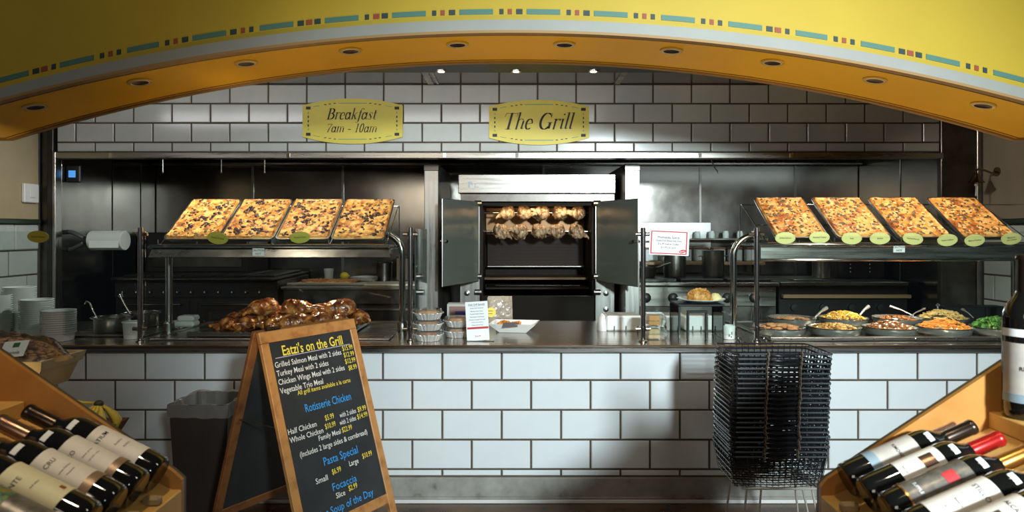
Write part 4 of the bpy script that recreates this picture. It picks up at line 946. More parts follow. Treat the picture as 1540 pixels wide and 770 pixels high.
# ================================================================== COUNTER ITEMS
# soup pots
for i, (px, py, Y) in enumerate(((169, 466, 4.28), (213, 465, 4.52))):
    k = FPX/Y; x = (px-770)/k
    t = thing('soup_pot', ['round steel soup pot with a ladle nearest the cup stacks', 'round steel soup pot behind the left guard post'][i], 'pot', (x, Y, .905), group='soup pots')
    build('pot_wall', MB().lathe([(0, 0), (.098, 0), (.103, .006), (.103, .080), (.118, .085), (.118, .089), (.098, .086), (.096, .01), (0, .01)], 36), M_steel, t, smooth=40)
    build('soup', MB().lathe([(0, .058), (.096, .058), (.096, .052), (0, .052)], 30), mat('soup', (.20, .09, .03), .2) if i == 0 else bpy.data.materials['soup'], t)
    build('rim', MB().lathe([(.100, .088), (.121, .088), (.121, .092), (.101, .092), (.100, .088)], 36), M_chrome, t, smooth=40)
t = thing('soup_warmer_plate', 'flat steel plate under the two soup pots', 'food warmer', (-2.4, 4.4, .893))
build('plate', MB().box(-2.72, -2.215, 4.12, 4.70, .893, .903, .003), M_steel_h, t, world=True)
t = thing('ladle', 'ladle with a hooked handle standing in the left soup pot', 'ladle', (-2.54, 4.26, .96))
build('handle', MB().tube([(-.03, 0, .0), (-.07, 0, .07), (-.095, 0, .125), (-.115, 0, .135), (-.125, 0, .115)], .0045, 8), M_chrome, t, smooth=50)
build('bowl', MB().lathe([(0, -.022), (.02, -.018), (.03, 0), (.028, 0), (.018, -.015), (0, -.019)], 16, Matrix.Translation((-.02, 0, .0))), M_chrome, t, smooth=50)
t = thing('ladle', 'ladle with a wide flat grip leaning in the right soup pot', 'ladle', (-2.50, 4.5, .965))
build('handle', MB().tube([(0, 0, 0), (-.05, 0, .08), (-.075, 0, .13)], .006, 8), M_chrome, t, smooth=50)
build('grip', MB().tube([(-.075, 0, .13), (-.085, 0, .15)], [.012, .014], 10), M_chrome, t, smooth=50)
t = thing('plastic_tub', 'small frosted tub beside the left guard post', 'container', ((197-770)/FPX*4.05, 4.07, .893))
build('tub_wall', MB().lathe([(.048, 0), (.055, .095), (.060, .097), (.058, .102), (.052, .098), (.045, .004), (0, .004)], 28), M_cup, t, smooth=40)
for k in range(2):
    x = (270-770)/FPX*4.46+k*.03
    tag(build('lid_box', MB().box(-.085+k*.03, .085-k*.03, -.05, .05, 0, .035, .010), M_white, at=(x, 4.52, .9036+k*.036)), ['long white tray lid lying behind the left shelf leg', 'small white lid on top of the long white tray lid'][k], 'lid')
# paper cups
cupm = mesh('bowl_wall', MB().lathe([(.078, 0), (.082, .046), (.092, .046), (.092, .051), (.081, .050), (.076, .004), (0, .004), (0, 0)], 28), M_cup, 40)
for si, (px, Y, n, nm) in enumerate(((88, 4.00, 11, 'shortest stack by the pots'), (55, 4.14, 15, 'middle stack'), (29, 4.30, 20, 'tallest stack'), (-9, 4.15, 17, 'left-edge stack'))):
    x = (px-770)/FPX*Y
    for k in range(n):
        t = tag(put('soup_container', cupm, None, (x+random.uniform(-.001, .001), Y, .8935+k*.0125)), f'frosted soup container, {ORD[k]} from the bottom of the {nm}', 'container', 'stacked soup containers')
# foil pans
def foil(x, Y, z, label, group):
    t = thing('foil_pan', label, 'container', (x, Y, z), group=group)
    cr = lambda a, zz: 1+.045*math.sin(a*24)
    build('pan', MB().lathe([(0, 0), (.064, 0), (.079, .034), (.088, .036), (.088, .040), (.076, .037), (.062, .004), (0, .004)], 68, None, cr), M_foil, t, smooth=30)
    build('food', lumpy('f', lambda u, v: (u*.070, v*.070, .038+.018*(1-u*u-v*v)), 6, 20, None, None, None, None, random.random()*9, .006, 60), M_cobb if random.random() < .5 else M_cobb2, t, smooth=60)
    build('clear_lid', MB().lathe([(.084, .040), (.076, .0585), (.0, .0605)], 34, None, cr), M_clear, t, smooth=30)
    return t
M_cobb = mat('orange_casserole', (.62, .26, .06), .45, var=(.30, .10, .02), vscale=30)
M_cobb2 = mat('golden_cornbread', (.66, .38, .12), .55, var=(.45, .18, .04), vscale=30)
for k in range(3): foil((644-770)/FPX*3.99, 4.0, .8935+k*.062, ['bottom foil pan with clear lid in the three-high stack', 'middle foil pan in the three-high stack by the guard post', 'top foil pan with golden contents in the three-high stack'][k], 'foil pans')
for k in range(2): foil((688-770)/FPX*4.12, 4.14, .8935+k*.062, ['bottom foil pan half hidden behind the specials card', 'top foil pan half hidden behind the specials card'][k], 'foil pans')
# device
t = thing('pastry_box', 'grey rounded box with a brown front and a dark blue square', 'box', (-.305, 4.45, .8935))
R_ = frame((-.305, 4.45, .8935), (1, 0, 0), (0, 1, 0))
build('body', MB().prism([(-.115, 0), (.115, 0), (.115, .11), (-.115, .11)], frame((-.305, 4.42, .8935), (1, 0, 0), (0, 1, 0)), .165), mat('grey_card', (.42, .42, .38), .6), t, world=True)
build('front', MB().box(-.405, -.205, 4.413, 4.419, .90, 1.045, .002), mat('brown_card', (.20, .12, .09), .5), t, world=True)
build('blue_square', MB().box(-.365, -.245, 4.408, 4.4125, .925, 1.015), mat('navy_blue_print', (.025, .025, .16), .5), t, world=True)
# specials card in acrylic holder
mx, mY = (717.5-770)/FPX*3.98, 3.985
t = thing('card_holder', 'white Daily Grill Specials card in a clear acrylic stand', 'sign', (mx, mY, .893))
Mc = frame((mx+.008, mY-.02, .897), (.985, -.10, .075), (-.085, .14, 1))
build('card', MB().merge(MB().box(-.066, .066, 0, .225, 0, .001), Mc), M_paper, t, world=True)
build('acrylic_back', MB().merge(MB().box(-.068, .068, -.002, .10, -.004, -.001), Mc).merge(MB().box(.066, .105, 0, .085, -.004, -.001), Mc), M_clear, t, world=True)
build('acrylic_foot', MB().box(mx-.06, mx+.10, mY-.03, mY+.05, .893, .8965), M_clear, t, world=True)
build('red_band', MB().merge(MB().box(-.062, .064, .066, .078, .0012, .0016), Mc), M_red, t, world=True)
for s, y, sz, m in (('Daily Grill Specials', .203, .0155, M_ink), ('Sunday: Beef Tenderloin', .184, .0095, M_ink), ('Monday: Lamb Chops', .166, .0095, M_ink), ('Tuesday: Stuffed Chicken', .150, .0095, M_ink), ('Wednesday: Fried Ribeye', .133, .0095, M_ink), ('Thursday: Roasted Pork with', .117, .0095, M_ink), ('sweet onions and gravy', .103, .0085, M_inkgrey), ('Friday: Surf and Turf', .086, .0095, M_ink), ('$16.99', .020, .014, M_red)):
    letters(t, 'lettering', text_mb(s, sz, bold=.008, sx=.85), Mc @ Matrix.Translation((0, y, .0017)), m)
build('underline', MB().merge(MB().box(-.05, .05, .1985, .1995, .0013, .0016), Mc), M_ink, t, world=True)
# clamshell stack with sticker
for k in range(7):
    y = 4.58+k*.022; x = (748-770)/FPX*4.6+.016
    t = thing('clamshell', ['front clear plastic clamshell lid with a yellow sticker', 'second clear clamshell lid behind the front one', 'third clear clamshell lid', 'fourth clear clamshell lid', 'fifth clear clamshell lid', 'sixth clear clamshell lid', 'rearmost clear clamshell lid'][k]+' in the upright stack', 'container', (x, y, .8935), group='upright clamshell lids')
    mb = MB()
    n = 12; w_, h_ = .088, .19
    def pt_(u, v): 
        e = max(abs(u), abs(v*2-1)); return (u*w_*(1-.06*v), -.018*(1-e**4)-.003*math.sin(u*30)*math.sin(v*26)*(e < .85), v*h_)
    V = [pt_(i/n*2-1, j/n) for j in range(n+1) for i in range(n+1)]
    F = [(j*(n+1)+i, j*(n+1)+i+1, (j+1)*(n+1)+i+1, (j+1)*(n+1)+i) for j in range(n) for i in range(n)]
    build('shell', MB().add(V, F).add([(v[0], v[1]+.0015, v[2]) for v in V], [f[::-1] for f in F]), M_shell if k else mat('frosted_clamshell', (.50, .44, .35), .2, coat=.6, var=(.26, .20, .14), vscale=26, bump=.6, bscale=60), t)
    if k == 0:
        M_shell = bpy.data.materials['frosted_clamshell']
        build('round_sticker', MB().lathe([(0, 0), (.033, 0), (.033, .0012), (0, .0012)], 28, frame((-.058, -.022, .096), (1, 0, 0), (0, 0, 1))), mat('yellow_sticker', (.85, .68, .10), .5), t)
        build('sticker_lines', MB().box(-.075, -.045, -.0245, -.0235, .104, .107).box(-.078, -.048, -.0245, -.0235, .086, .089), M_ink, t)
# white square dish with diced vegetables
t = thing('square_dish', 'white flared square dish of diced samples on the counter', 'dish', (.015, 4.36, .8935), (0, 0, -.16))
def fr(a, b, z0, z1):
    return [(-a, -a*.8, z0), (a, -a*.8, z0), (a, a*.8, z0), (-a, a*.8, z0), (-b, -b*.8, z1), (b, -b*.8, z1), (b, b*.8, z1), (-b, b*.8, z1)]
V = fr(.085, .150, 0, .058)+fr(.078, .143, .008, .0585)
build('dish', MB().add(V, [(3, 2, 1, 0), (0, 1, 5, 4), (1, 2, 6, 5), (2, 3, 7, 6), (3, 0, 4, 7), (4, 5, 13, 12), (5, 6, 14, 13), (6, 7, 15, 14), (7, 4, 12, 15), (9, 8, 12, 13), (10, 9, 13, 14), (11, 10, 14, 15), (8, 11, 15, 12), (8, 9, 10, 11)]), M_whitec, t)
mb = MB()
for k in range(46): 
    a = random.uniform(.006, .012); M = Matrix.Translation((random.uniform(-.10, .04), random.uniform(-.06, .06), .028+random.uniform(0, .028))) @ Matrix.Rotation(random.random()*3, 4, (1, .4, .2))
    mb.merge(MB().box(-a, a, -a, a, -a*.7, a*.7, .002), M)
build('diced_squash', mb, mat('orange_squash', (.75, .30, .04), .35, var=(.50, .13, .02), vscale=20), at=(.015, 4.36, .8935), label='orange diced squash heaped in the white square dish', cat='vegetables', kind='stuff')
bpy.data.objects['diced_squash'].rotation_euler = (0, 0, -.16)
t = thing('card_tag', 'little dark card leaning on the white square dish', 'sign', (-.005, 4.24, .93))
build('card', MB().merge(MB().box(-.045, .045, 0, .03, 0, .001), frame((-.01, 4.235, .935), (1, 0, .06), (0, .3, 1))), mat('dark_brown_card', (.04, .022, .018), .5), t, world=True)
# white bins with slots
for i, (px0, px1) in enumerate(((912, 966), (974, 1024), (1030, 1074))):
    Y = 4.36; k = FPX/Y; x0, x1 = (px0-770)/k, (px1-770)/k
    t = thing('white_bin', ['white slotted plastic bin right of the oven', 'white slotted plastic bin behind the cake boxes', 'white slotted plastic bin behind the black riser'][i], 'bin', ((x0+x1)/2, Y+.08, .8935), group='white slotted bins')
    build('bin_body', MB().box(x0, x1, Y, Y+.20, .8935, .990, .010), M_white, t, world=True)
    build('well_shade_plate', MB().box(x0+.012, x1-.012, Y+.012, Y+.188, .988, .992, .002), mat('bin_shadow_grey', (.35, .34, .31), .6) if i == 0 else bpy.data.materials['bin_shadow_grey'], t, world=True)  # flat grey plate on a solid body, the hollow's shade put into its colour
    for j in range(3 if i == 0 else 2):
        xx = x0+.05+j*(x1-x0-.08)/2; build('slot', MB().box(xx-.0035, xx+.0035, Y-.003, Y+.002, .8945, .925), M_blackm, t, world=True)
t = thing('folded_towel', 'crumpled white towel beside the white slotted bin', 'towel', ((908-770)/FPX*4.36, 4.44, .8935))
build('cloth', MB().add(*(lambda L: (L.v, L.f))(lumpy('f', lambda u, v: (u*.035, v*.08, .10*max(0, 1-u*u-v*v)**.5), 8, 20, None, None, None, None, 3, .012, 30))), M_paper, t, smooth=60)
# cake clamshells
for k in range(2):
    z = .8935+k*.078; x = (984-770)/FPX*4.06
    t = thing('cake_box', ['lower clear box with a slice of layered cake', 'upper clear box with an orange cake slice'][k]+' behind the guard glass', 'container', (x, 4.06, z), (0, 0, .12*(1-2*k)), 'clear cake boxes')
    build('base', MB().add([(-.05, -.05, 0), (.05, -.05, 0), (.05, .05, 0), (-.05, .05, 0), (-.062, -.062, .036), (.062, -.062, .036), (.062, .062, .036), (-.062, .062, .036)], [(3, 2, 1, 0), (0, 1, 5, 4), (1, 2, 6, 5), (2, 3, 7, 6), (3, 0, 4, 7)]), M_clear, t)
    build('lid', MB().add([(-.064, -.064, .036), (.064, -.064, .036), (.064, .064, .036), (-.064, .064, .036), (-.048, -.048, .074), (.048, -.048, .074), (.048, .048, .074), (-.048, .048, .074)], [(4, 5, 6, 7), (0, 1, 5, 4), (1, 2, 6, 5), (2, 3, 7, 6), (3, 0, 4, 7)]), M_clear, t)
    tag(build('cake_slice', MB().box(-.042, .030, -.042, .035, .004, .028, .005).box(-.040, .028, -.040, .033, .029, .060, .006), [mat('pale_layer_cake', (.72, .60, .36), .6, var=(.62, .32, .08), vscale=25), mat('orange_cake', (.80, .38, .06), .6, var=(.70, .26, .03), vscale=25)][k], at=(x, 4.06, z+.001)), ['pale layered cake slice in the lower clear box', 'orange cake slice in the upper clear box'][k], 'cake')
# black riser with fried chicken plate
t = thing('acrylic_riser', 'black-edged smoked acrylic riser under the fried chicken plate', 'stand', (1.12, 4.14, .893))
M_smoke = glass_mat('smoked_acrylic', (.32, .28, .25), .08, .05, .1, (.03, .03, .03))
def riser(x0, x1, y0, y1, h):
    build('top', MB().box(x0, x1, y0, y1, .893+h-.012, .893+h, .003), M_blackm, t, world=True)
    for xa in (x0, x1-.012):
        for ya in (y0, y1-.012): build('leg', MB().box(xa, xa+.012, ya, ya+.012, .8935, .893+h-.0125, .002), M_blackm, t, world=True)
    for xa in (x0+.002, x1-.008): build('side_panel', MB().box(xa, xa+.006, y0+.013, y1-.013, .8935, .893+h-.013), M_smoke, t, world=True)
riser(.985, 1.26, 4.04, 4.27, .205)
riser(1.03, 1.15, 4.01, 4.035, .17)
PXc, PYc = (1054-770)/FPX*4.16, 4.16
t = thing('plate', 'white oval plate of fried chicken standing on the black riser', 'plate', (PXc, PYc, 1.099))
build('plate', MB().lathe([(.07, 0), (.10, .006), (.143, .020), (.145, .024), (.10, .012), (.0, .008)], 40), M_whitec, t, smooth=40)
M_fry = mat('crispy_fried_coating', (.62, .30, .06), .5, ramp=[(.32, (.30, .09, .012)), (.5, (.60, .26, .05)), (.7, (.80, .48, .14))], vscale=45, bump=1, bscale=80)
mb = lumpy('f', lambda u, v: (u*.075-.01, v*.05, .012+.065*max(0, 1-u*u-v*v)**.5), 14, 40, None, None, None, None, 2, .022, 42)
for k in range(160):
    a = random.uniform(0, PI); r = random.uniform(-.068, .068); q = random.uniform(-.04, .02)
    h = .012+.062*max(0, 1-(r/.075)**2-(q/.05)**2)**.5; mb.sph((r-.01, q, h), random.uniform(.004, .010), None, random.uniform(.003, .008), 6, 4)
build('fried_chicken', mb, M_fry, at=(PXc, PYc, 1.105), smooth=70, label='golden crispy fried chicken pieces on the white oval plate', cat='fried chicken', kind='stuff')
build('mashed_potato', lumpy('f', lambda u, v: (u*.036+.09, v*.04, .014+.034*max(0, 1-u*u-v*v)**.5), 10, 26, None, None, None, None, 5, .008, 60), mat('buttery_mash', (.82, .68, .34), .6), at=(PXc, PYc, 1.1045), smooth=60, label='pale mashed potato heap beside the fried chicken', cat='potato', kind='stuff')
t = thing('ceramic_cup', 'small white printed cup between the riser and the guard post', 'cup', ((1098.5-770)/FPX*4.02, 4.05, .8935))
build('cup_wall', MB().lathe([(.031, 0), (.034, .004), (.037, .080), (.035, .081), (.032, .006), (0, .006)], 28), M_whitec, t, smooth=40)
build('print_mark', MB().box(-.012, -.006, -.0375, -.0365, .018, .032).box(.004, .009, -.0375, -.0365, .030, .046).box(.0, .006, -.0375, -.0365, .012, .020), M_inkgrey, t)
# red-bordered card
t = thing('special_card', 'white card with a dark red border clipped to the guard post', 'sign', (.89, 3.935, 1.37))
Mc = frame(((1006.5-770)/FPX*3.93, 3.93, 1.53-(365-348)/FPX*3.93), (1, 0, -.045), (.045, 0, 1))
build('card', MB().merge(MB().box(-.114, .114, -.072, .072, -.002, 0), Mc), M_paper, t, world=True)
bd = MB()
for a in ((-.107, .103, .060, .066), (-.107, .103, -.066, -.060), (-.107, -.1, -.060, .060), (.096, .103, -.060, .060)): bd.merge(MB().box(a[0], a[1], a[2], a[3], .0002, .0008), Mc)
build('red_border', bd, M_red, t, world=True)
for s, y, sz in (('Wednesday Special', .024, .0185), ('Chicken Fried Ribeye with Gravy', .006, .0145), ('$16.99 meal w/ 2 sides', -.013, .0145), ('$12.99 a la carte', -.033, .0145)):
    letters(t, 'lettering', text_mb(s, sz, bold=.008, sx=.78 if 'Ribeye' in s else .9), Mc @ Matrix.Translation((-.005, y, .001)), M_ink)
build('underline', MB().merge(MB().box(-.075, .065, .0195, .0205, .0005, .0009), Mc), M_ink, t, world=True)
build('red_oval_logo', MB().merge(MB().prism([(.020*math.cos(a*.26), .010*math.sin(a*.26)) for a in range(24)], Matrix.Translation((.078, -.047, .0009)) @ Matrix.Rotation(.25, 4, 'Z'), .0006), Mc), M_red, t, world=True)
build('logo_script', MB().merge(text_mb("Eatzi's", .011, shear=.3, bold=.01), Mc @ Matrix.Translation((.077, -.051, .0018)) @ Matrix.Rotation(.25, 4, 'Z')), M_paper, t, world=True)
build('clip', MB().bar((.772, 3.942, 1.47), (.80, 3.938, 1.47), .006, 8), M_chrome, t, world=True)

# ------------------------------------------------------------------ skillets
M_skil = mat('skillet_steel', (.66, .64, .58), .25, .75, var=(.56, .54, .49), vscale=5)
sk_me = mesh('pan', MB().lathe([(0, 0), (.105, 0), (.132, .006), (.142, .018), (.150, .048), (.153, .050), (.150, .053), (.144, .048), (.128, .014), (.10, .005), (0, .005)], 44), M_skil, 40)
rimk_me = mesh('rim', MB().lathe([(.149, .050), (.156, .050), (.156, .0545), (.149, .0545), (.149, .050)], 44), M_chrome, 40)
def bits(n, fn, rad, z0, hgt, seed):
    r = random.Random(seed); mb = MB()
    for _ in range(n):
        a = r.uniform(0, 2*PI); q = rad*math.sqrt(r.random()); fn(mb, q*math.cos(a), q*math.sin(a), z0+hgt*(1-(q/rad)**2), r)
    return mb
def b_ball(s0, s1, fl=.6): return lambda mb, x, y, z, r: mb.sph((x, y, z), r.uniform(s0, s1), r.uniform(s0, s1), r.uniform(s0, s1)*fl, 7, 5, Matrix.Rotation(r.random()*3, 4, 'Z'))
def b_stick(l, t_): 
    def f(mb, x, y, z, r):
        a = r.random()*PI; c = Vector((math.cos(a), math.sin(a), r.uniform(-.3, .3)))*l*r.uniform(.6, 1.1); p = Vector((x, y, z)); mb.tube([p-c, p+Vector((0, 0, .004)), p+c], t_, 5)
    return f
foods = {
 'salmon': (lambda: bits(60, b_ball(.014, .028, .4), .125, .040, .022, 1), mat('coral_meat', (.62, .22, .08), .4, var=(.72, .36, .16), vscale=20), 'coral red sliced meat heaped in the front left pan'),
 'peppers': (lambda: bits(150, b_ball(.007, .014, .6), .125, .042, .026, 2), mat('golden_mix', (.62, .32, .07), .45, ramp=[(.3, (.28, .08, .02)), (.5, (.62, .30, .06)), (.7, (.80, .50, .16))], vscale=30), 'golden chopped meat and peppers in the second front pan'),
 'wings': (lambda: bits(46, b_ball(.014, .026, .7), .115, .040, .034, 3), mat('brown_glazed_wings', (.42, .15, .04), .3, var=(.16, .05, .015), vscale=18, coat=.4), 'brown glazed wings in the middle front pan'),
 'carrots': (lambda: bits(260, b_stick(.028, .0038), .118, .042, .046, 4), mat('carrot_mix', (.70, .24, .04), .4, ramp=[(.36, (.10, .22, .03)), (.44, (.72, .22, .03)), (.62, (.75, .30, .06)), (.70, (.80, .62, .22))], vscale=22), 'carrot and squash sticks in the fourth front pan'),
}
fr_px = [1172, 1254, 1338, 1420, 1500]; nm5 = ['leftmost pan in the front row', 'second pan from the left in the front row', 'middle pan in the front row', 'fourth pan from the left in the front row', 'rightmost pan of broccoli in the front row']
def skillet(px, Y, z, label, rz, cy=0):
    x = (px-770)/FPX*Y; t = thing('serving_pan', 'round steel '+label, 'pan', (x, Y, z), (0, 0, rz), 'serving pans on the right counter')
    put('bowl', sk_me, t); put('rim', rimk_me, t); return x
FK = ['salmon', 'peppers', 'wings', 'carrots']
for i, px in enumerate(fr_px):
    x = skillet(px, 4.16, .898, nm5[i], [2.6, .75, 1.2, 2.2, 2.4][i])
    if i < 4:
        fn, m, lb = foods[FK[i]]; build('food_heap', fn(), m, at=(x, 4.16, .900), smooth=60, label=lb, cat='food', kind='stuff')
# broccoli florets: things one could count
M_bro = mat('green_floret', (.05, .17, .015), .5, ramp=[(.3, (.02, .07, .008)), (.55, (.07, .22, .02)), (.75, (.25, .42, .05))], vscale=40, bump=1, bscale=90)
M_stalk = mat('pale_green_stalk', (.22, .36, .06), .45)
def floret(seed):
    r = random.Random(seed); mb = MB()
    for _ in range(26):
        a = r.uniform(0, 2*PI); e = r.uniform(.1, 1.2); d = Vector((math.cos(a)*math.sin(e), math.sin(a)*math.sin(e), math.cos(e)))*.020
        mb.sph((d.x, d.y, d.z+.022), r.uniform(.006, .010), None, None, 7, 5, None, .2)
    hd_ = mesh('floret_head', mb, M_bro, 60)
    sk_ = mesh('stalk', MB().tube([(0, 0, -.004), (.001, 0, .012), (0, 0, .026)], [.009, .008, .012], 8).tube([(0, 0, .010), (.010, .004, .026)], .005, 6).tube([(0, 0, .010), (-.010, -.004, .026)], .005, 6), M_stalk, 60)
    return hd_, sk_
fl = [floret(k) for k in range(3)]
bx = (1497-770)/FPX*4.16; rr = random.Random(9)
for k in range(26):
    a = 2.4*k; q = .108*math.sqrt((k+.5)/26); z = .925+.045*(1-(q/.108)**2)
    t = thing('broccoli_floret', 'green broccoli floret heaped in the rightmost pan', 'broccoli', (bx+q*math.cos(a), 4.16+q*math.sin(a)*.95, z), (rr.uniform(-1.1, .5), rr.uniform(-.7, .7), rr.uniform(0, 6)), 'broccoli florets')
    hh, ss = fl[k % 3]; put('floret_head', hh, t); put('stalk', ss, t)
for i, (px, lb, rz) in enumerate(((1190, 'pan at the left of the back row with little food left', .7), (1268, 'pan of yellow pasta in the back row', .8), (1349, 'middle pan of the back row', .3), (1418, 'pan of pale noodles in the back row', 1.4))):
    x = skillet(px, 4.50, .912, lb, rz)
    fm_ = [(lambda: bits(50, b_ball(.012, .020, .5), .11, .034, .014, 11), foods['salmon'][1], 'thin layer of reddish food in the back left skillet'),
           (lambda: bits(190, b_stick(.016, .005), .125, .042, .044, 12), mat('yellow_pasta', (.78, .48, .07), .4, var=(.60, .28, .04), vscale=25), 'yellow curry pasta in the back row pan'),
           (lambda: bits(50, b_ball(.012, .022, .6), .11, .036, .02, 13), foods['wings'][1], 'brown chicken pieces in the middle back skillet'),
           (lambda: bits(230, b_stick(.026, .0035), .130, .036, .058, 14), mat('pale_noodles', (.74, .56, .22), .45, var=(.60, .36, .10), vscale=25), 'tall heap of pale noodles in the back row')][i]
    build('food_heap', fm_[0](), fm_[1], at=(x, 4.50, .914), smooth=60, label=fm_[2], cat='food', kind='stuff')
def spoon(p, q, label, w_=.010, loop=True):
    p, q = Vector(p), Vector(q); t = thing('serving_spoon', label, 'spoon', tuple(p)); d = (q-p)
    build('handle', MB().tube([(0, 0, 0), d*.5+Vector((0, 0, .006)), d], [w_*.55, w_*.6, w_], 8), M_skil, t, smooth=50)
    if loop:
        n = d.normalized()*.014; s = Vector((.011, 0, 0)) if abs(d.x) < abs(d.y) else Vector((0, .011, 0))
        build('hanging_loop', MB().tube([d, d+n+s, d+n*2.2, d+n-s, d], .004, 6), M_skil, t, smooth=50)
k45 = FPX/4.5
def at(px, py, Y): return ((px-770)/FPX*Y, Y, 1.53-(py-348)/FPX*Y)
spoon(at(1225, 478, 4.45), at(1243, 463, 4.55), 'steel tongs handle rising left of the yellow pasta', .013, False)
spoon(at(1293, 474, 4.45), at(1306, 461, 4.5), 'flat steel spoon handle rising right of the yellow pasta', .013, False)
spoon(at(1374, 475, 4.45), at(1338, 460, 4.5), 'long steel spoon handle leaning left over the wings', .008, False)
spoon(at(1366, 478, 4.4), at(1388, 465, 4.5), 'steel spoon handle with a ring leaning right over the wings', .006)
spoon(at(1411, 476, 4.55), at(1410.5, 461, 4.62), 'upright steel spoon handle behind the pale noodles', .006)
spoon(at(1464, 478, 4.4), at(1450, 467, 4.5), 'steel spoon handle with a ring left of the broccoli', .006)
for i, (px0, px1, dx) in enumerate(((1421, 1483, 0), (1484, 1512, .02))):
    Y = 4.66; k = FPX/Y; x0, x1 = (px0-770)/k, (px1-770)/k
    t = thing('black_bin', ['wide black plastic bin behind the broccoli', 'narrow black plastic bin by the right shelf leg'][i], 'bin', ((x0+x1)/2, Y, .898))
    build('bin_wall', MB().box(x0, x1, Y, Y+.10, .898, 1.015, .008), M_blackm, t, world=True); build('rim', MB().box(x0-.004, x1+.004, Y-.004, Y+.104, 1.008, 1.018, .003), M_blackm, t, world=True)

# ================================================================== BASKETS
BXc, BYc, BZ = 1.232, 3.25, .20
PIT = .0222; NB = 22
Wb, Db, Hb = .225, .152, .150
M_wire = mat('black_coated_wire', (.014, .014, .016), .22, coat=.5)
def rrect(a, b, c, z, n=4):
    P = []
    for (sx, sy, a0) in ((1, -1, -90), (1, 1, 0), (-1, 1, 90), (-1, -1, 180)):
        for i in range(n+1):
            t_ = math.radians(a0+90*i/n); P.append((sx*(a-c)+c*math.cos(t_), sy*(b-c)+c*math.sin(t_), z))
    return P
rim_me = mesh('rim', MB().tube(rrect(Wb, Db, .03, Hb), .0048, 7, closed=True), M_wire, 50)
wm = MB()
for z in (.02, .05, .08, .11): f_ = .88+.12*z/Hb; wm.tube(rrect(Wb*f_, Db*f_, .03, z, 2), .0018, 4, closed=True)
for i in range(15):
    x = Wb*.93*(i/7-1)
    wm.tube([(x, -Db+.002, Hb), (x*.9, -Db*.88, .01), (x*.9, 0, .002), (x*.9, Db*.88, .01), (x, Db-.002, Hb)], .0016, 4, cap=False)
for i in range(9):
    y = Db*.9*(i/4-1)
    wm.tube([(-Wb+.002, y, Hb), (-Wb*.88, y*.88, .01), (0, y*.88, 0), (Wb*.88, y*.88, .01), (Wb-.002, y, Hb)], .0016, 4, cap=False)
wire_me = mesh('wire_mesh', wm, M_wire, None)
M_coil = mat('worn_metal_ring', (.38, .30, .21), .35, .6)
def handle_mb(s):   # two bail handles folded down along the long sides
    return MB().tube([(-Wb*.33, s*(Db+.004), Hb+.006), (-Wb*.33+.004, s*(Db+.012), Hb+.001), (-.02, s*(Db+.016), Hb-.004), (Wb*.28, s*(Db+.012), Hb+.001), (Wb*.30, s*(Db+.004), Hb+.006)], .0034, 6)
h_me = [mesh('handle', handle_mb(s), M_wire, 50) for s in (-1, 1)]
g_me = mesh('grip_rod', MB().bar((-Wb*.92, -Db-.009, Hb+.004), (-Wb*.36, -Db-.009, Hb+.004), .0042, 8), mat('black_grip', (.05, .06, .065), .2), 50)
g2_me = mesh('grip_rod', MB().bar((Wb*.36, -Db-.009, Hb+.004), (Wb*.95, -Db-.009, Hb+.004), .0042, 8), bpy.data.materials['black_grip'], 50)
cz = MB()
ring_me = mesh('coil_ring', MB().tube([(0, .0125*math.cos(a*.785), .0125*math.sin(a*.785)) for a in range(8)], .0028, 5, closed=True), M_coil, 50)
for k in range(NB):
    kk = NB-1-k
    place = 'topmost' if kk == 0 else ('lowest' if k == 0 else ORD[kk]+' from the top')
    t = thing('shopping_basket', f'black wire shopping basket, {place} in the tall stack before the counter', 'basket', (BXc+random.uniform(-.004, .004)-.0006*kk, BYc+random.uniform(-.003, .003), .355+k*PIT), (0, 0, random.uniform(-.012, .012)), 'stacked black shopping baskets')
    put('rim', rim_me, t); put('wire_mesh', wire_me, t); put('handle', h_me[0], t); put('handle', h_me[1], t); put('grip_rod', g_me, t); put('grip_rod', g2_me, t)
    for x in (-Wb*.34, Wb*.33): put('coil_ring', ring_me, t, (x, -Db-.012, Hb+.004))
    if kk == 0:
        for x in (-Wb*.45, Wb*.12): build('hook_loop', MB().tube([(x, Db, Hb), (x, Db+.004, Hb+.010)]+[(x+.009*math.sin(a*.7), Db+.005, Hb+.020-.009*math.cos(a*.7)) for a in range(9)], .0032, 6), M_wire, t, smooth=50)
st_ = thing('basket_stand', 'bent chrome wire stand under the stack of black baskets', 'stand', (BXc, BYc, 0))
M_cw = mat('tarnished_chrome_wire', (.62, .58, .50), .35, .6)
for x0, x1 in ((-.15, -.19), (.15, .20)):
    build('leg_frame', MB().tube([(x1, -.14, .006), (x0+.0, -.10, .355), (x0+.0, .10, .352), (x1, .14, .006)], .0052, 8), M_cw, st_, smooth=50)
build('front_hairpin', MB().tube([(-.16, -.13, .35), (-.19, -.145, .08), (-.155, -.15, .006), (-.12, -.145, .1), (-.09, -.12, .35)], .0048, 8), M_cw, st_, smooth=50)
build('front_hairpin', MB().tube([(.10, -.12, .35), (.13, -.15, .17), (.15, -.155, .13), (.165, -.15, .17), (.17, -.12, .35)], .0048, 8), M_cw, st_, smooth=50)
build('top_frame', MB().tube(rrect(.175, .12, .02, .350, 3), .005, 8, closed=True), M_cw, st_, smooth=50)
build('stretcher', MB().tube([(-.175, -.135, .20), (-.15, -.14, .195), (.19, -.14, .18)], .0045, 8), M_cw, st_, smooth=50)

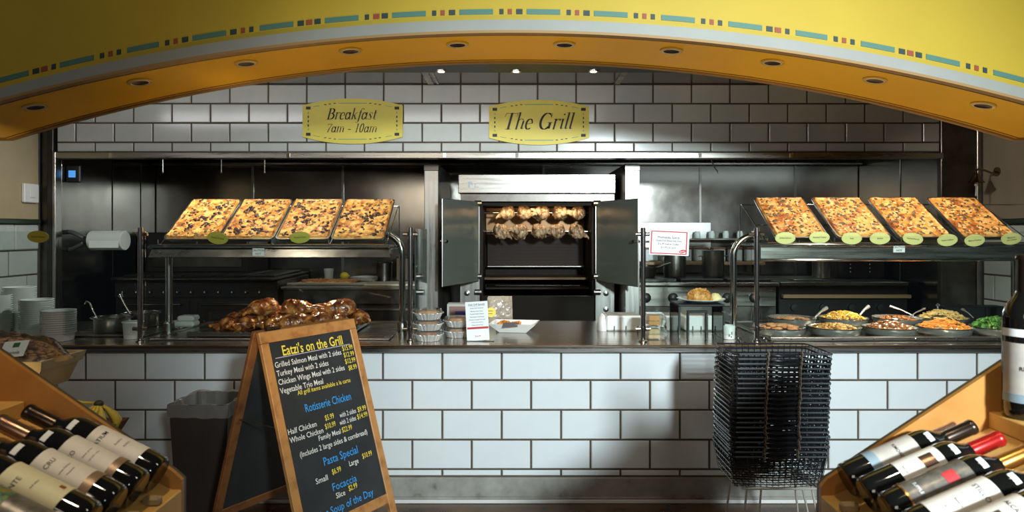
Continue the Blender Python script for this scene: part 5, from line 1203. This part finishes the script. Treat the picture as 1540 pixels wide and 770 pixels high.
# ================================================================== CHALKBOARD A-FRAME
Lx, Ly, Rx, Ry, ZT = -1.083, 2.92, -.785, 3.40, 1.098
uw = Vector((Rx-Lx, Ry-Ly, 0)); WW = uw.length; uw.normalize(); nrm = Vector((uw.y, -uw.x, 0))
LEAN, LEANB = .345, .36
top0 = Vector((Lx, Ly, ZT))
dn = (nrm*LEAN+Vector((0, 0, -ZT))); LL = dn.length; dn.normalize()
sg = thing('sandwich_board', 'wooden A-frame chalkboard menu standing before the counter', 'sign', (-.93, 3.16, 0))
Mb = frame(top0, uw, -dn)         # x right along the board, y up, z outward
FW = .042
def panel(name, x0, x1, y0, y1, z0, z1, m, M=Mb, parent=sg, b=.003): return build(name, MB().merge(MB().box(x0, x1, y0, y1, z0, z1, b), M), m, parent, world=True)
yb = -LL*.775
panel('frame_rail', 0, WW, -.050, 0, -.022, 0, M_oak); panel('frame_rail', FW, WW-FW, yb, yb+.045, -.022, 0, M_oak)
panel('frame_stile', 0, FW, -LL+.004, -.0505, -.022, 0, M_oak); panel('frame_stile', WW-FW, WW, -LL+.004, -.0505, -.022, 0, M_oak)
bdp = panel('chalkboard', FW-.004, WW-FW+.004, yb+.04, -.046, -.014, -.006, M_board)
dnb = (-nrm*LEANB+Vector((0, 0, -ZT+.0))); LB = dnb.length; dnb.normalize()
Mk = frame(top0-nrm*.03+Vector((0, 0, -.004)), uw, -dnb)
for x0 in (0, WW-FW): panel('rear_leg', x0, x0+FW, -LB+.006, 0, -.02, 0, M_oakd, Mk)
panel('rear_rail', FW, WW-FW, -LB*.80, -LB*.80+.045, -.02, 0, M_oakd, Mk); panel('rear_rail', FW, WW-FW, -.05, 0, -.02, 0, M_oakd, Mk)
panel('rear_board', FW-.003, WW-FW+.003, -LB*.77, -.05, -.014, -.006, M_board, Mk)
build('stay_chain', MB().bar(top0+dn*.42+uw*.02-nrm*.02, top0+dnb*.42+uw*.02-nrm*.03, .003, 6), M_steel, sg, world=True)
build('hinge', MB().bar(top0+uw*.05-nrm*.015+Vector((0, 0, .004)), top0+uw*.12-nrm*.015+Vector((0, 0, .004)), .009, 8), M_dsteel, sg, world=True)
IW = WW-2*FW
# lines: text, x0..x1 as fraction of inner width, y distance from the top in m, size, colour
def line(s, xa, xb, y, size, m, al='LEFT', bold=.0):
    mb = text_mb(s, 1, 'LEFT', bold=bold); w0 = max(v[0] for v in mb.v)-min(v[0] for v in mb.v); lo = min(v[0] for v in mb.v)
    sx = (xb-xa)*IW/w0
    M = Mb @ Matrix.Translation((FW+xa*IW, -y, -.0050)) @ Matrix.Diagonal((sx, size, 1, 1)) @ Matrix.Translation((-lo, 0, 0))
    letters(sg, 'lettering', mb, M, m)
def tri(ax, v): return v
panel('chalk_rule', FW+.02, WW-FW-.02, -.1235, -.120, -.0055, -.005, M_chL, b=0)
CHALK = [
 ("Eatzi's on the Grill", .13, .87, .118, .072, M_chY, .012),
 ('Grilled Salmon Meal with 2 sides', .02, .82, .205, .040, M_chW, .004), ('$15.99', .845, .985, .190, .038, M_chY, .006),
 ('Turkey Meal with 2 sides', .02, .63, .243, .040, M_chW, .004), ('$12.99', .845, .985, .222, .038, M_chY, .006),
 ('Chicken Wings Meal with 2 sides', .02, .82, .281, .040, M_chW, .004), ('$12.99', .845, .985, .254, .038, M_chY, .006),
 ('Vegetable Trio Meal', .02, .52, .320, .040, M_chW, .004), ('$8.99', .87, .985, .288, .038, M_chY, .006),
 ('All grill items available a la carte', .20, .86, .343, .032, M_chY, .004),
 ('Rotisserie Chicken', .25, .82, .425, .058, M_chB, .006),
 ('Half Chicken', .015, .34, .497, .038, M_chW, .004), ('$5.99', .45, .56, .485, .038, M_chY, .006), ('with 2 sides', .63, .845, .492, .036, M_chW, .004), ('$9.99', .87, .985, .492, .038, M_chY, .006),
 ('Whole Chicken', .015, .40, .533, .038, M_chW, .004), ('$10.99', .43, .56, .522, .038, M_chY, .006), ('with 2 sides', .61, .825, .525, .036, M_chW, .004), ('$14.99', .845, .985, .524, .038, M_chY, .006),
 ('Family Meal', .33, .60, .562, .036, M_chW, .004), ('$22.99', .62, .75, .560, .038, M_chY, .006),
 ('(Includes 2 large sides & cornbread)', .09, .93, .604, .038, M_chW, .004),
 ('Pasta Special', .33, .76, .672, .056, M_chB, .006),
 ('Small', .20, .34, .735, .038, M_chW, .004), ('$6.99', .40, .51, .722, .038, M_chY, .006), ('Large', .62, .74, .716, .038, M_chW, .004), ('$10.99', .80, .93, .706, .038, M_chY, .006),
 ('Focaccia', .37, .67, .790, .052, M_chB, .006),
 ('Slice', .39, .50, .826, .038, M_chW, .004), ('$2.99', .55, .66, .818, .038, M_chY, .006),
 ('Hot Soup of the Day', .14, .84, .880, .052, M_chB, .006)]
for s, a, b, y, sz, m, bo in CHALK: line(s, a, b, (y-.040 if y > .15 else y)*.985, sz*.88, m, bold=bo)

# ================================================================== TRASH BIN
tb = thing('trash_bin', 'slim dark square trash bin with a clear liner folded over its rim', 'trash bin', (-1.512, 3.445, 0))
x0, x1, y0, y1, zt = -1.658, -1.372, 3.30, 3.59, .69
bn = MB()
a = [(x0+.03, y0+.03), (x1-.03, y0+.03), (x1-.03, y1-.03), (x0+.03, y1-.03)]; b = [(x0, y0), (x1, y0), (x1, y1), (x0, y1)]; c = [(x0+.008, y0+.008), (x1-.008, y0+.008), (x1-.008, y1-.008), (x0+.008, y1-.008)]; d = [(x0+.036, y0+.036), (x1-.036, y0+.036), (x1-.036, y1-.036), (x0+.036, y1-.036)]
V = [(*p, .002) for p in a]+[(*p, zt) for p in b]+[(*p, zt) for p in c]+[(*p, .02) for p in d]
F = [(3, 2, 1, 0), (12, 13, 14, 15)]
for l in (0, 4, 8):
    for q in range(4): F.append((l+q, l+(q+1) % 4, l+4+(q+1) % 4, l+4+q))
build('bin_body', bn.add(V, F), mat('dark_brown_bin', (.035, .026, .021), .45), tb, world=True)
ln = MB(); n = 120; V = []; F = []
def per(t_, g): 
    t_ = (t_ % 1)*4; s = int(t_); f = t_-s; P = [(x0-g, y0-g), (x1+g, y0-g), (x1+g, y1+g), (x0-g, y1+g)]; p, q = P[s], P[(s+1) % 4]; return p[0]+(q[0]-p[0])*f, p[1]+(q[1]-p[1])*f
for k in range(n):
    t_ = k/n
    for j, (g, z) in enumerate(((.004, zt-.062), (.006, zt-.03), (.005, zt+.004), (-.012, zt+.002), (-.022, zt-.10))):
        w_ = .004*noise.noise(Vector((t_*40, j*1.7, 2))); xx, yy = per(t_, g+w_+.003*noise.noise(Vector((t_*90, j, 7)))); V.append((xx, yy, z+.010*noise.noise(Vector((t_*16, j, 5)))*(j < 4)))
for k in range(n):
    for j in range(4): F.append((k*5+j, ((k+1) % n)*5+j, ((k+1) % n)*5+j+1, k*5+j+1))
build('clear_liner', ln.add(V, F), glass_mat('bin_liner_film', (.80, .80, .78), .14, .22, .30, (.50, .47, .42)), tb, world=True, smooth=60)

# ================================================================== WINE CRATES AND BOTTLES
def crate(side):
    s = -1 if side == 'left' else 1
    # base/cap anchors of the first bottle axis
    bx, bz, cx, czz = (-.75, 1.012, -1.031, 1.149) if side == 'left' else (.711, .999, .982, 1.116)
    ox = -.723 if side == 'left' else .676                     # outer face of the front rail
    L = math.hypot(cx-bx, czz-bz); ax = Vector((cx-bx, 0, czz-bz))/L; nn = Vector((-ax.z*s, 0, ax.x*s)); 
    if nn.z < 0: nn = -nn
    t = thing('wine_crate', f'golden plywood wine display crate at the {side} of the foreground', 'crate', ((bx+cx)/2, 1.25, 0))
    Yf, Yn = 1.497, .97
    P0 = Vector((bx, 0, bz))-nn*.0405-ax*.028; LEN = .41
    M = frame((P0.x, Yn, P0.z), ax, nn)                        # x along slope, y normal, z = x cross y
    zdir = (M.to_3x3() @ Vector((0, 0, 1))).y
    z0, z1 = (0, Yf-Yn) if zdir > 0 else (-(Yf-Yn), 0)
    build('sloped_deck', MB().merge(MB().box(0, LEN, -.012, 0, z0, z1, .001), M), M_pine, t, world=True)
    rt = bz-.047
    build('front_rail', MB().box(ox, ox-s*-1*0+s*.040, Yn, Yf, .80, rt, .003) if s > 0 else MB().box(ox-.040, ox, Yn, Yf, .80, rt, .003), M_pine, t, world=True)
    for k in range(7):
        yc = 1.45-.04-k*.08
        xa, xb = (ox+.002, ox+.038) if s > 0 else (ox-.038, ox-.002)
        build('rail_cleat', MB().box(xa, xb, yc-.010, yc+.010, rt, rt+.018, .004), mat('pale_cleat', (.36, .26, .13), .6) if 'pale_cleat' not in bpy.data.materials else bpy.data.materials['pale_cleat'], t, world=True)
    # upper ledge
    lx = -1.068 if side == 'left' else 1.044; lz = 1.158 if side == 'left' else 1.135
    a_, b_ = (lx-.30, lx) if s < 0 else (lx, lx+.30)
    build('ledge', MB().box(a_, b_, Yn, Yf, lz-.035, lz, .002), M_pine, t, world=True)
    # side panels
    pe = [(-.724, .985), (-.745, 1.004), (-1.132, 1.270), (-1.45, 1.49), (-1.45, .0), (-.724, .0)] if s < 0 else [(.677, .970), (.692, .987), (1.097, 1.254), (1.45, 1.485), (1.45, 0), (.677, 0)]
    for nm, Y, th, m in (('side_panel', Yf, .011, M_pineside), ('outer_laminate', Yf+.0111, .009, M_edge), ('side_panel', Yn-.011, .010, M_pineside)):
        Mp = frame((0, Y+th, 0), (1, 0, 0), (0, 0, 1))
        build(nm, MB().prism(pe, Mp, th), m, t, world=True)
    xa, xb = (ox-.70, ox-.045) if s < 0 else (ox+.045, ox+.70)
    build('base_cabinet', MB().box(xa, xb, Yn+.002, Yf-.002, .02, .80, .004), M_edge, t, world=True)
    bk = (-1.44, -1.42) if s < 0 else (1.42, 1.44)
    build('back_panel', MB().box(bk[0], bk[1], Yn+.001, Yf-.001, .801, 1.44), M_pineside, t, world=True)
    return bx, bz, ax, nn, L
def glyph_on_cyl(mb, R, z, th0=0, turn=0):
    out = []
    for x, y, _ in mb.v:
        if turn: x, y = -y, x
        th = th0+x/R; out.append((R*math.cos(th), R*math.sin(th), z+y))
    r = MB(); r.v = out; r.f = mb.f; return r
def patch(R, th0, th1, z0, z1, t_=.0006, n=14):
    V = []
    for i in range(n+1):
        a = th0+(th1-th0)*i/n
        for (r, z) in ((R, z0), (R, z1), (R+t_, z0), (R+t_, z1)): V.append((r*math.cos(a), r*math.sin(a), z))
    F = []
    for i in range(n):
        p, q = 4*i, 4*i+4; F += [(p+2, q+2, q+3, p+3), (p+1, q+1, q, p), (p, q, q+2, p+2), (p+3, q+3, q+1, p+1)]
    F += [(0, 2, 3, 1), (4*n+1, 4*n+3, 4*n+2, 4*n)]
    return MB().add(V, F)
body_prof = [(0, .004), (.022, .002), (.033, 0), (.0375, .004), (.0380, .02), (.0380, .185), (.0365, .198), (.029, .214), (.0195, .226), (.0150, .238), (.0145, .296), (0, .297)]
bot_me = mesh('glass_body', MB().lathe(body_prof, 40), M_bottle, 50)
slim = [(0, .004), (.022, .002), (.031, 0), (.0345, .004), (.0350, .02), (.0350, .180), (.033, .196), (.026, .214), (.0180, .228), (.0150, .242), (.0145, .296), (0, .297)]
def bottle(loc, R3, sc, label, cap_m, spec, group):
    t = thing('wine_bottle', label, 'wine bottle', loc, R3.to_euler(), group); t.scale = (sc, sc, sc)
    put('glass_body', bot_me, t)
    build('foil_capsule', MB().lathe([(.0156, .236), (.0160, .238), (.0158, .292), (.0168, .294), (.0168, .302), (.0150, .305), (0, .305)], 32), cap_m, t, smooth=45)
    spec(t); return t
def spec_label(m, z0, z1, half, items, extra=()):
    def f(t):
        lb = build('front_label', patch(.0381, -half, half, z0, z1), m, t, smooth=50)
        for (mm, a0, a1, c0, c1) in extra: build('label_band', patch(.0388, a0, a1, c0, c1), mm, t, smooth=50)
        for s, sz, z, mm, th in items:
            build('label_lettering', glyph_on_cyl(text_mb(s, sz*.62, bold=.006), .0393, z, th), mm, t)
        build('price_tag', patch(.0366, -.34, .30, .190, .202, .0006), M_paper, t) if True else None
    return f
M_capD = mat('dark_foil_cap', (.05, .035, .025), .25, .8); M_capB = mat('brown_foil_cap', (.24, .14, .09), .28, .85, bump=.1, bscale=60); M_capR = mat('red_foil_cap', (.45, .015, .012), .25, .5); M_capG = mat('gold_foil_cap', (.55, .27, .06), .28, .9)
M_lw = mat('off_white_label', (.72, .68, .60), .6, bump=.05, bscale=90); M_lc = mat('cream_label', (.70, .66, .42), .6); M_lg = mat('charcoal_label', (.10, .095, .08), .35, .3, var=(.22, .2, .17), vscale=60); M_lt = mat('tan_stripe', (.30, .20, .12), .4, .3); M_lb = mat('slate_blue_stripe', (.22, .30, .34), .5); M_lsk = mat('grey_sketch_label', (.50, .46, .40), .6, var=(.34, .31, .27), vscale=16)
M_purp = mat('purple_art', (.06, .03, .10), .5, ramp=[(.4, (.05, .02, .12)), (.5, (.10, .25, .05)), (.6, (.45, .05, .02))], vscale=40)
def row(side, specs):
    bx, bz, ax, nn, L = crate(side)
    s = -1 if side == 'left' else 1
    for k, (label, cap, sp) in enumerate(specs):
        Y = 1.45-.08*k if s < 0 else 1.452-.081*k
        face = (nn*.80+Vector((0, -1, 0))*.60).normalized()
        yv = ax.cross(face)
        R = Matrix((face, yv, ax)).transposed()
        bottle((bx, Y, bz), R, L/.305, label, cap, sp, f'wine bottles lying in the {side} crate')
row('left', [
 ('wine bottle with white label, farthest in the left crate, dark cap', M_capD, spec_label(M_lw, .045, .155, 1.35, [('LATIUM', .020, .128, M_ink, -.1), ('Reserva', .010, .098, M_inkgrey, .2), ('ROSSO', .009, .082, M_ink, .3)])),
 ('wine bottle with white label and tan stripe, second farthest in the left crate', M_capB, spec_label(M_lw, .060, .160, 1.35, [('ACO', .020, .130, M_ink, -.45), ('estate grown', .008, .112, M_inkgrey, .1), ('red table wine', .008, .098, M_inkgrey, .1)], [(M_lt, -1.35, 1.35, .046, .062)])),
 ('wine bottle with white label and tan stripe, in the middle of the left row', M_capB, spec_label(M_lw, .060, .158, 1.35, [('21 CRU', .020, .128, M_inkgrey, -.2), ('estate bottled', .008, .104, M_inkgrey, .1), ('vineyards', .008, .092, M_inkgrey, .1)], [(M_lt, -1.35, 1.35, .044, .062)])),
 ('wine bottle with a plain cream label and a small red seal', M_capD, spec_label(M_lc, .052, .160, 1.35, [('ANTE', .020, .128, M_inkgrey, -.3), ('red wine', .009, .104, M_inkgrey, .1)], [(M_rust, .50, .68, .062, .072)])),
 ('nearest wine bottle in the left crate with grey label and bright art', M_capD, spec_label(M_lg, .03, .165, 1.4, [], [(M_purp, -.9, .9, .102, .140), (M_rust, -.9, .3, .140, .152), (M_capG, -1.0, 1.0, .152, .155)])),
])
row('right', [
 ('wine bottle with grey sketch label and slate stripe, farthest in the right crate', M_capD, spec_label(M_lsk, .075, .165, 1.35, [('RIMORE', .016, .118, M_ink, .0)], [(M_lb, -1.35, 1.35, .055, .076)])),
 ('wine bottle with a red foil cap in the right crate', M_capR, spec_label(M_lw, .075, .168, .95, [('RIDGE', .010, .085, M_inkgrey, 0)], [(M_capB, -.35, .35, .125, .152)])),
 ('wine bottle with a gold cap and dark dotted label in the right crate', M_capG, spec_label(M_lg, .040, .170, 1.4, [('SUPPLE', .014, .062, M_paper, -.1)], [(M_red, -.30, .30, .118, .142), (M_capG, -1.4, 1.4, .038, .041)])),
 ('wine bottle with a wide cream label, second nearest in the right crate', M_capD, spec_label(M_lw, .035, .160, 1.4, [('STILLO', .021, .128, M_inkgrey, .0), ('Reserva', .010, .085, M_inkgrey, 0), ('2012', .009, .062, M_inkgrey, 0)])),
 ('wine bottle with dark picture label, nearest in the right crate', M_capD, spec_label(M_lw, .035, .160, 1.4, [('ALCANCE', .018, .130, M_ink, .0), ('Gran vino', .010, .055, M_inkgrey, 0)], [(M_edge, -.35, .35, .080, .112)])),
])
t = bottle((1.09, 1.448, 1.136), Matrix.Rotation(-1.9, 3, 'Z'), 1.13, 'upright wine bottle with a sketch label at the right edge', M_capD, spec_label(M_lsk, .045, .142, 1.45, [('RIMORE', .017, .092, M_ink, -.1)], [(M_lb, -1.45, 1.45, .032, .048), (M_paper, -1.45, 1.45, .154, .168)]), 'upright bottles')

# ================================================================== PRODUCE TABLE (behind the left crate)
pt = thing('produce_table', 'dark two-level produce table behind the left wine crate', 'table', (-1.8, 2.6, 0))
build('low_shelf', MB().box(-1.86, -1.53, 2.42, 2.66, .66, .685, .004), M_oakd, pt, world=True)
build('high_shelf', MB().box(-2.30, -1.87, 2.30, 2.85, .93, .955, .004), M_oakd, pt, world=True)
for x, z in ((-2.27, .93), (-1.90, .93)):
    for y in (2.34, 2.81): build('leg', MB().box(x-.02, x+.02, y-.02, y+.02, 0, z, .003), M_oakd, pt, world=True)
for y in (2.46, 2.62): build('leg', MB().box(-1.57-.02, -1.57+.02, y-.02, y+.02, 0, .66, .003), M_oakd, pt, world=True)
cr = thing('fruit_crate', 'brown slatted fruit crate under the bananas', 'crate', (-1.62, 2.6, .687))
def tr(n0, n1): return None
V = [(x_-.02+.0, y_-.06, z_) for x_, y_, z_ in [(-1.71, 2.54, .687), (-1.54, 2.54, .687), (-1.54, 2.70, .687), (-1.71, 2.70, .687), (-1.75, 2.50, .80), (-1.48, 2.50, .80), (-1.48, 2.74, .80), (-1.75, 2.74, .80), (-1.74, 2.51, .80), (-1.49, 2.51, .80), (-1.49, 2.73, .80), (-1.74, 2.73, .80), (-1.70, 2.55, .695), (-1.55, 2.55, .695), (-1.55, 2.69, .695), (-1.70, 2.69, .695)]]
F = [(3, 2, 1, 0), (12, 13, 14, 15)]
for l in (0, 4, 8):
    for q in range(4): F.append((l+q, l+(q+1) % 4, l+4+(q+1) % 4, l+4+q))
build('crate_body', MB().add(V, F), mat('brown_veneer', (.13, .06, .03), .5), cr, world=True)
M_ban = mat('banana_peel', (.72, .50, .045), .42, var=(.55, .42, .05), vscale=14); M_bst = mat('green_banana_stem', (.16, .20, .03), .5)
crown = Vector((-1.555, 2.57, .882))
bun = thing('banana_bunch', 'bunch of yellow bananas hanging over the brown crate', 'bananas', tuple(crown))
build('crown', MB().sph((0, 0, 0), .018, .014, .013), mat('dark_crown', (.05, .035, .015), .6), bun, smooth=60)
for i, (dx, dy, dz) in enumerate(((-.085, -.01, -.075), (-.045, -.05, -.095), (.0, -.06, -.10), (.035, -.03, -.095), (.05, .03, -.085))):
    p = [Vector((0, 0, 0)), Vector((dx*.35+.004, dy*.4, dz*.25)), Vector((dx*.75, dy*.9, dz*.55)), Vector((dx*1.0, dy*1.1, dz*.85)), Vector((dx*.9, dy*.9, dz*1.12)), Vector((dx*.8, dy*.75, dz*1.2))]
    build('banana', MB().tube(p, [.006, .008, .0165, .018, .011, .004], 8), M_ban, bun, smooth=50)
build('banana', MB().tube([Vector((-.012, 0, .002)), Vector((-.06, 0, .004)), Vector((-.095, 0, .0)), Vector((-.13, 0, -.012)), Vector((-.16, 0, -.035))], [.005, .006, .019, .021, .008], 8), M_ban, bun, smooth=50)
# berry basket and bag of granola
bk = thing('wooden_basket', 'pale chip-wood basket under the bag of granola', 'basket', (-1.85, 2.54, .957))
M_chip = wood_mat('chip_wood', (.50, .38, .18), (.40, .29, .12), (1, 1, 1), 10)
x0, x1, y0, y1, za, zb = -2.02, -1.87, 2.42, 2.70, .957, 1.07
pass
def taper(x0, x1, y0, y1, z0, z1, d, th):
    V = [(x0+d, y0+d, z0), (x1-d, y0+d, z0), (x1-d, y1-d, z0), (x0+d, y1-d, z0), (x0, y0, z1), (x1, y0, z1), (x1, y1, z1), (x0, y1, z1), (x0+th, y0+th, z1), (x1-th, y0+th, z1), (x1-th, y1-th, z1), (x0+th, y1-th, z1), (x0+d+th, y0+d+th, z0+th), (x1-d-th, y0+d+th, z0+th), (x1-d-th, y1-d-th, z0+th), (x0+d+th, y1-d-th, z0+th)]
    F = [(3, 2, 1, 0), (12, 13, 14, 15)]
    for l in (0, 4, 8):
        for q in range(4): F.append((l+q, l+(q+1) % 4, l+4+(q+1) % 4, l+4+q))
    return MB().add(V, F)
build('basket_wall', taper(-2.04, -1.67, 2.42, 2.66, .957, 1.06, .035, .004), M_chip, bk, world=True)
rb = taper(-2.048, -1.662, 2.412, 2.668, 1.032, 1.068, .010, .012); rb.f = rb.f[2:]
build('rim_band', rb, M_chip, bk, world=True)
for x in (-1.90, -1.74): build('staple', MB().box(x-.003, x+.003, 2.408, 2.412, 1.04, 1.06), M_edge, bk, world=True)
bg = thing('granola_bag', 'clear bag of brown granola with a white label in the basket', 'bag', (-1.87, 2.54, 1.0))
M_gran = mat('granola', (.40, .22, .09), .45, ramp=[(.34, (.10, .03, .02)), (.46, (.32, .14, .05)), (.58, (.55, .34, .14)), (.72, (.38, .07, .05))], vscale=40, bump=.8, bscale=60, coat=.4)
gb = bits(420, b_ball(.006, .014, .7), .12, .055, .075, 21)
gb.v = [(v[0]*1.65, v[1]*.95, v[2]) for v in gb.v]
gb.merge(lumpy('f', lambda u, v: (u*.20, v*.11, .035+.080*(1-u*u-v*v)), 8, 26, None, None, None, None, 4, .008, 40))
build('granola_heap', gb, M_gran, at=(-1.87, 2.54, 1.0), smooth=60, label='brown granola clusters filling the clear bag', cat='granola', kind='stuff')
build('film', lumpy('f', lambda u, v: (u*.235+.0, v*.130, .055+.10*(1-u*u-v*v)**1 if u*u+v*v < 1 else .055), 12, 40, None, None, None, None, 6, .022, 18), glass_mat('crinkled_film', (.93, .92, .90), .14, .10, .05, (.6, .6, .55)), bg, smooth=60)
Ml = frame((-1.765, 2.425, 1.112), (1, -.10, .10), (.15, .55, .8))
build('label_patch', MB().merge(MB().box(-.052, .045, -.03, .032, 0, .0015), Ml), mat('pale_blue_label', (.55, .60, .58), .5), bg, world=True)
build('green_print', MB().merge(MB().box(-.012, .014, .006, .024, .0016, .002), Ml), mat('green_print', (.03, .10, .03), .5), bg, world=True)
letters(bg, 'label_lettering', text_mb('Granola', .018, bold=.01), Ml @ Matrix.Translation((-.004, -.020, .002)), M_ink)
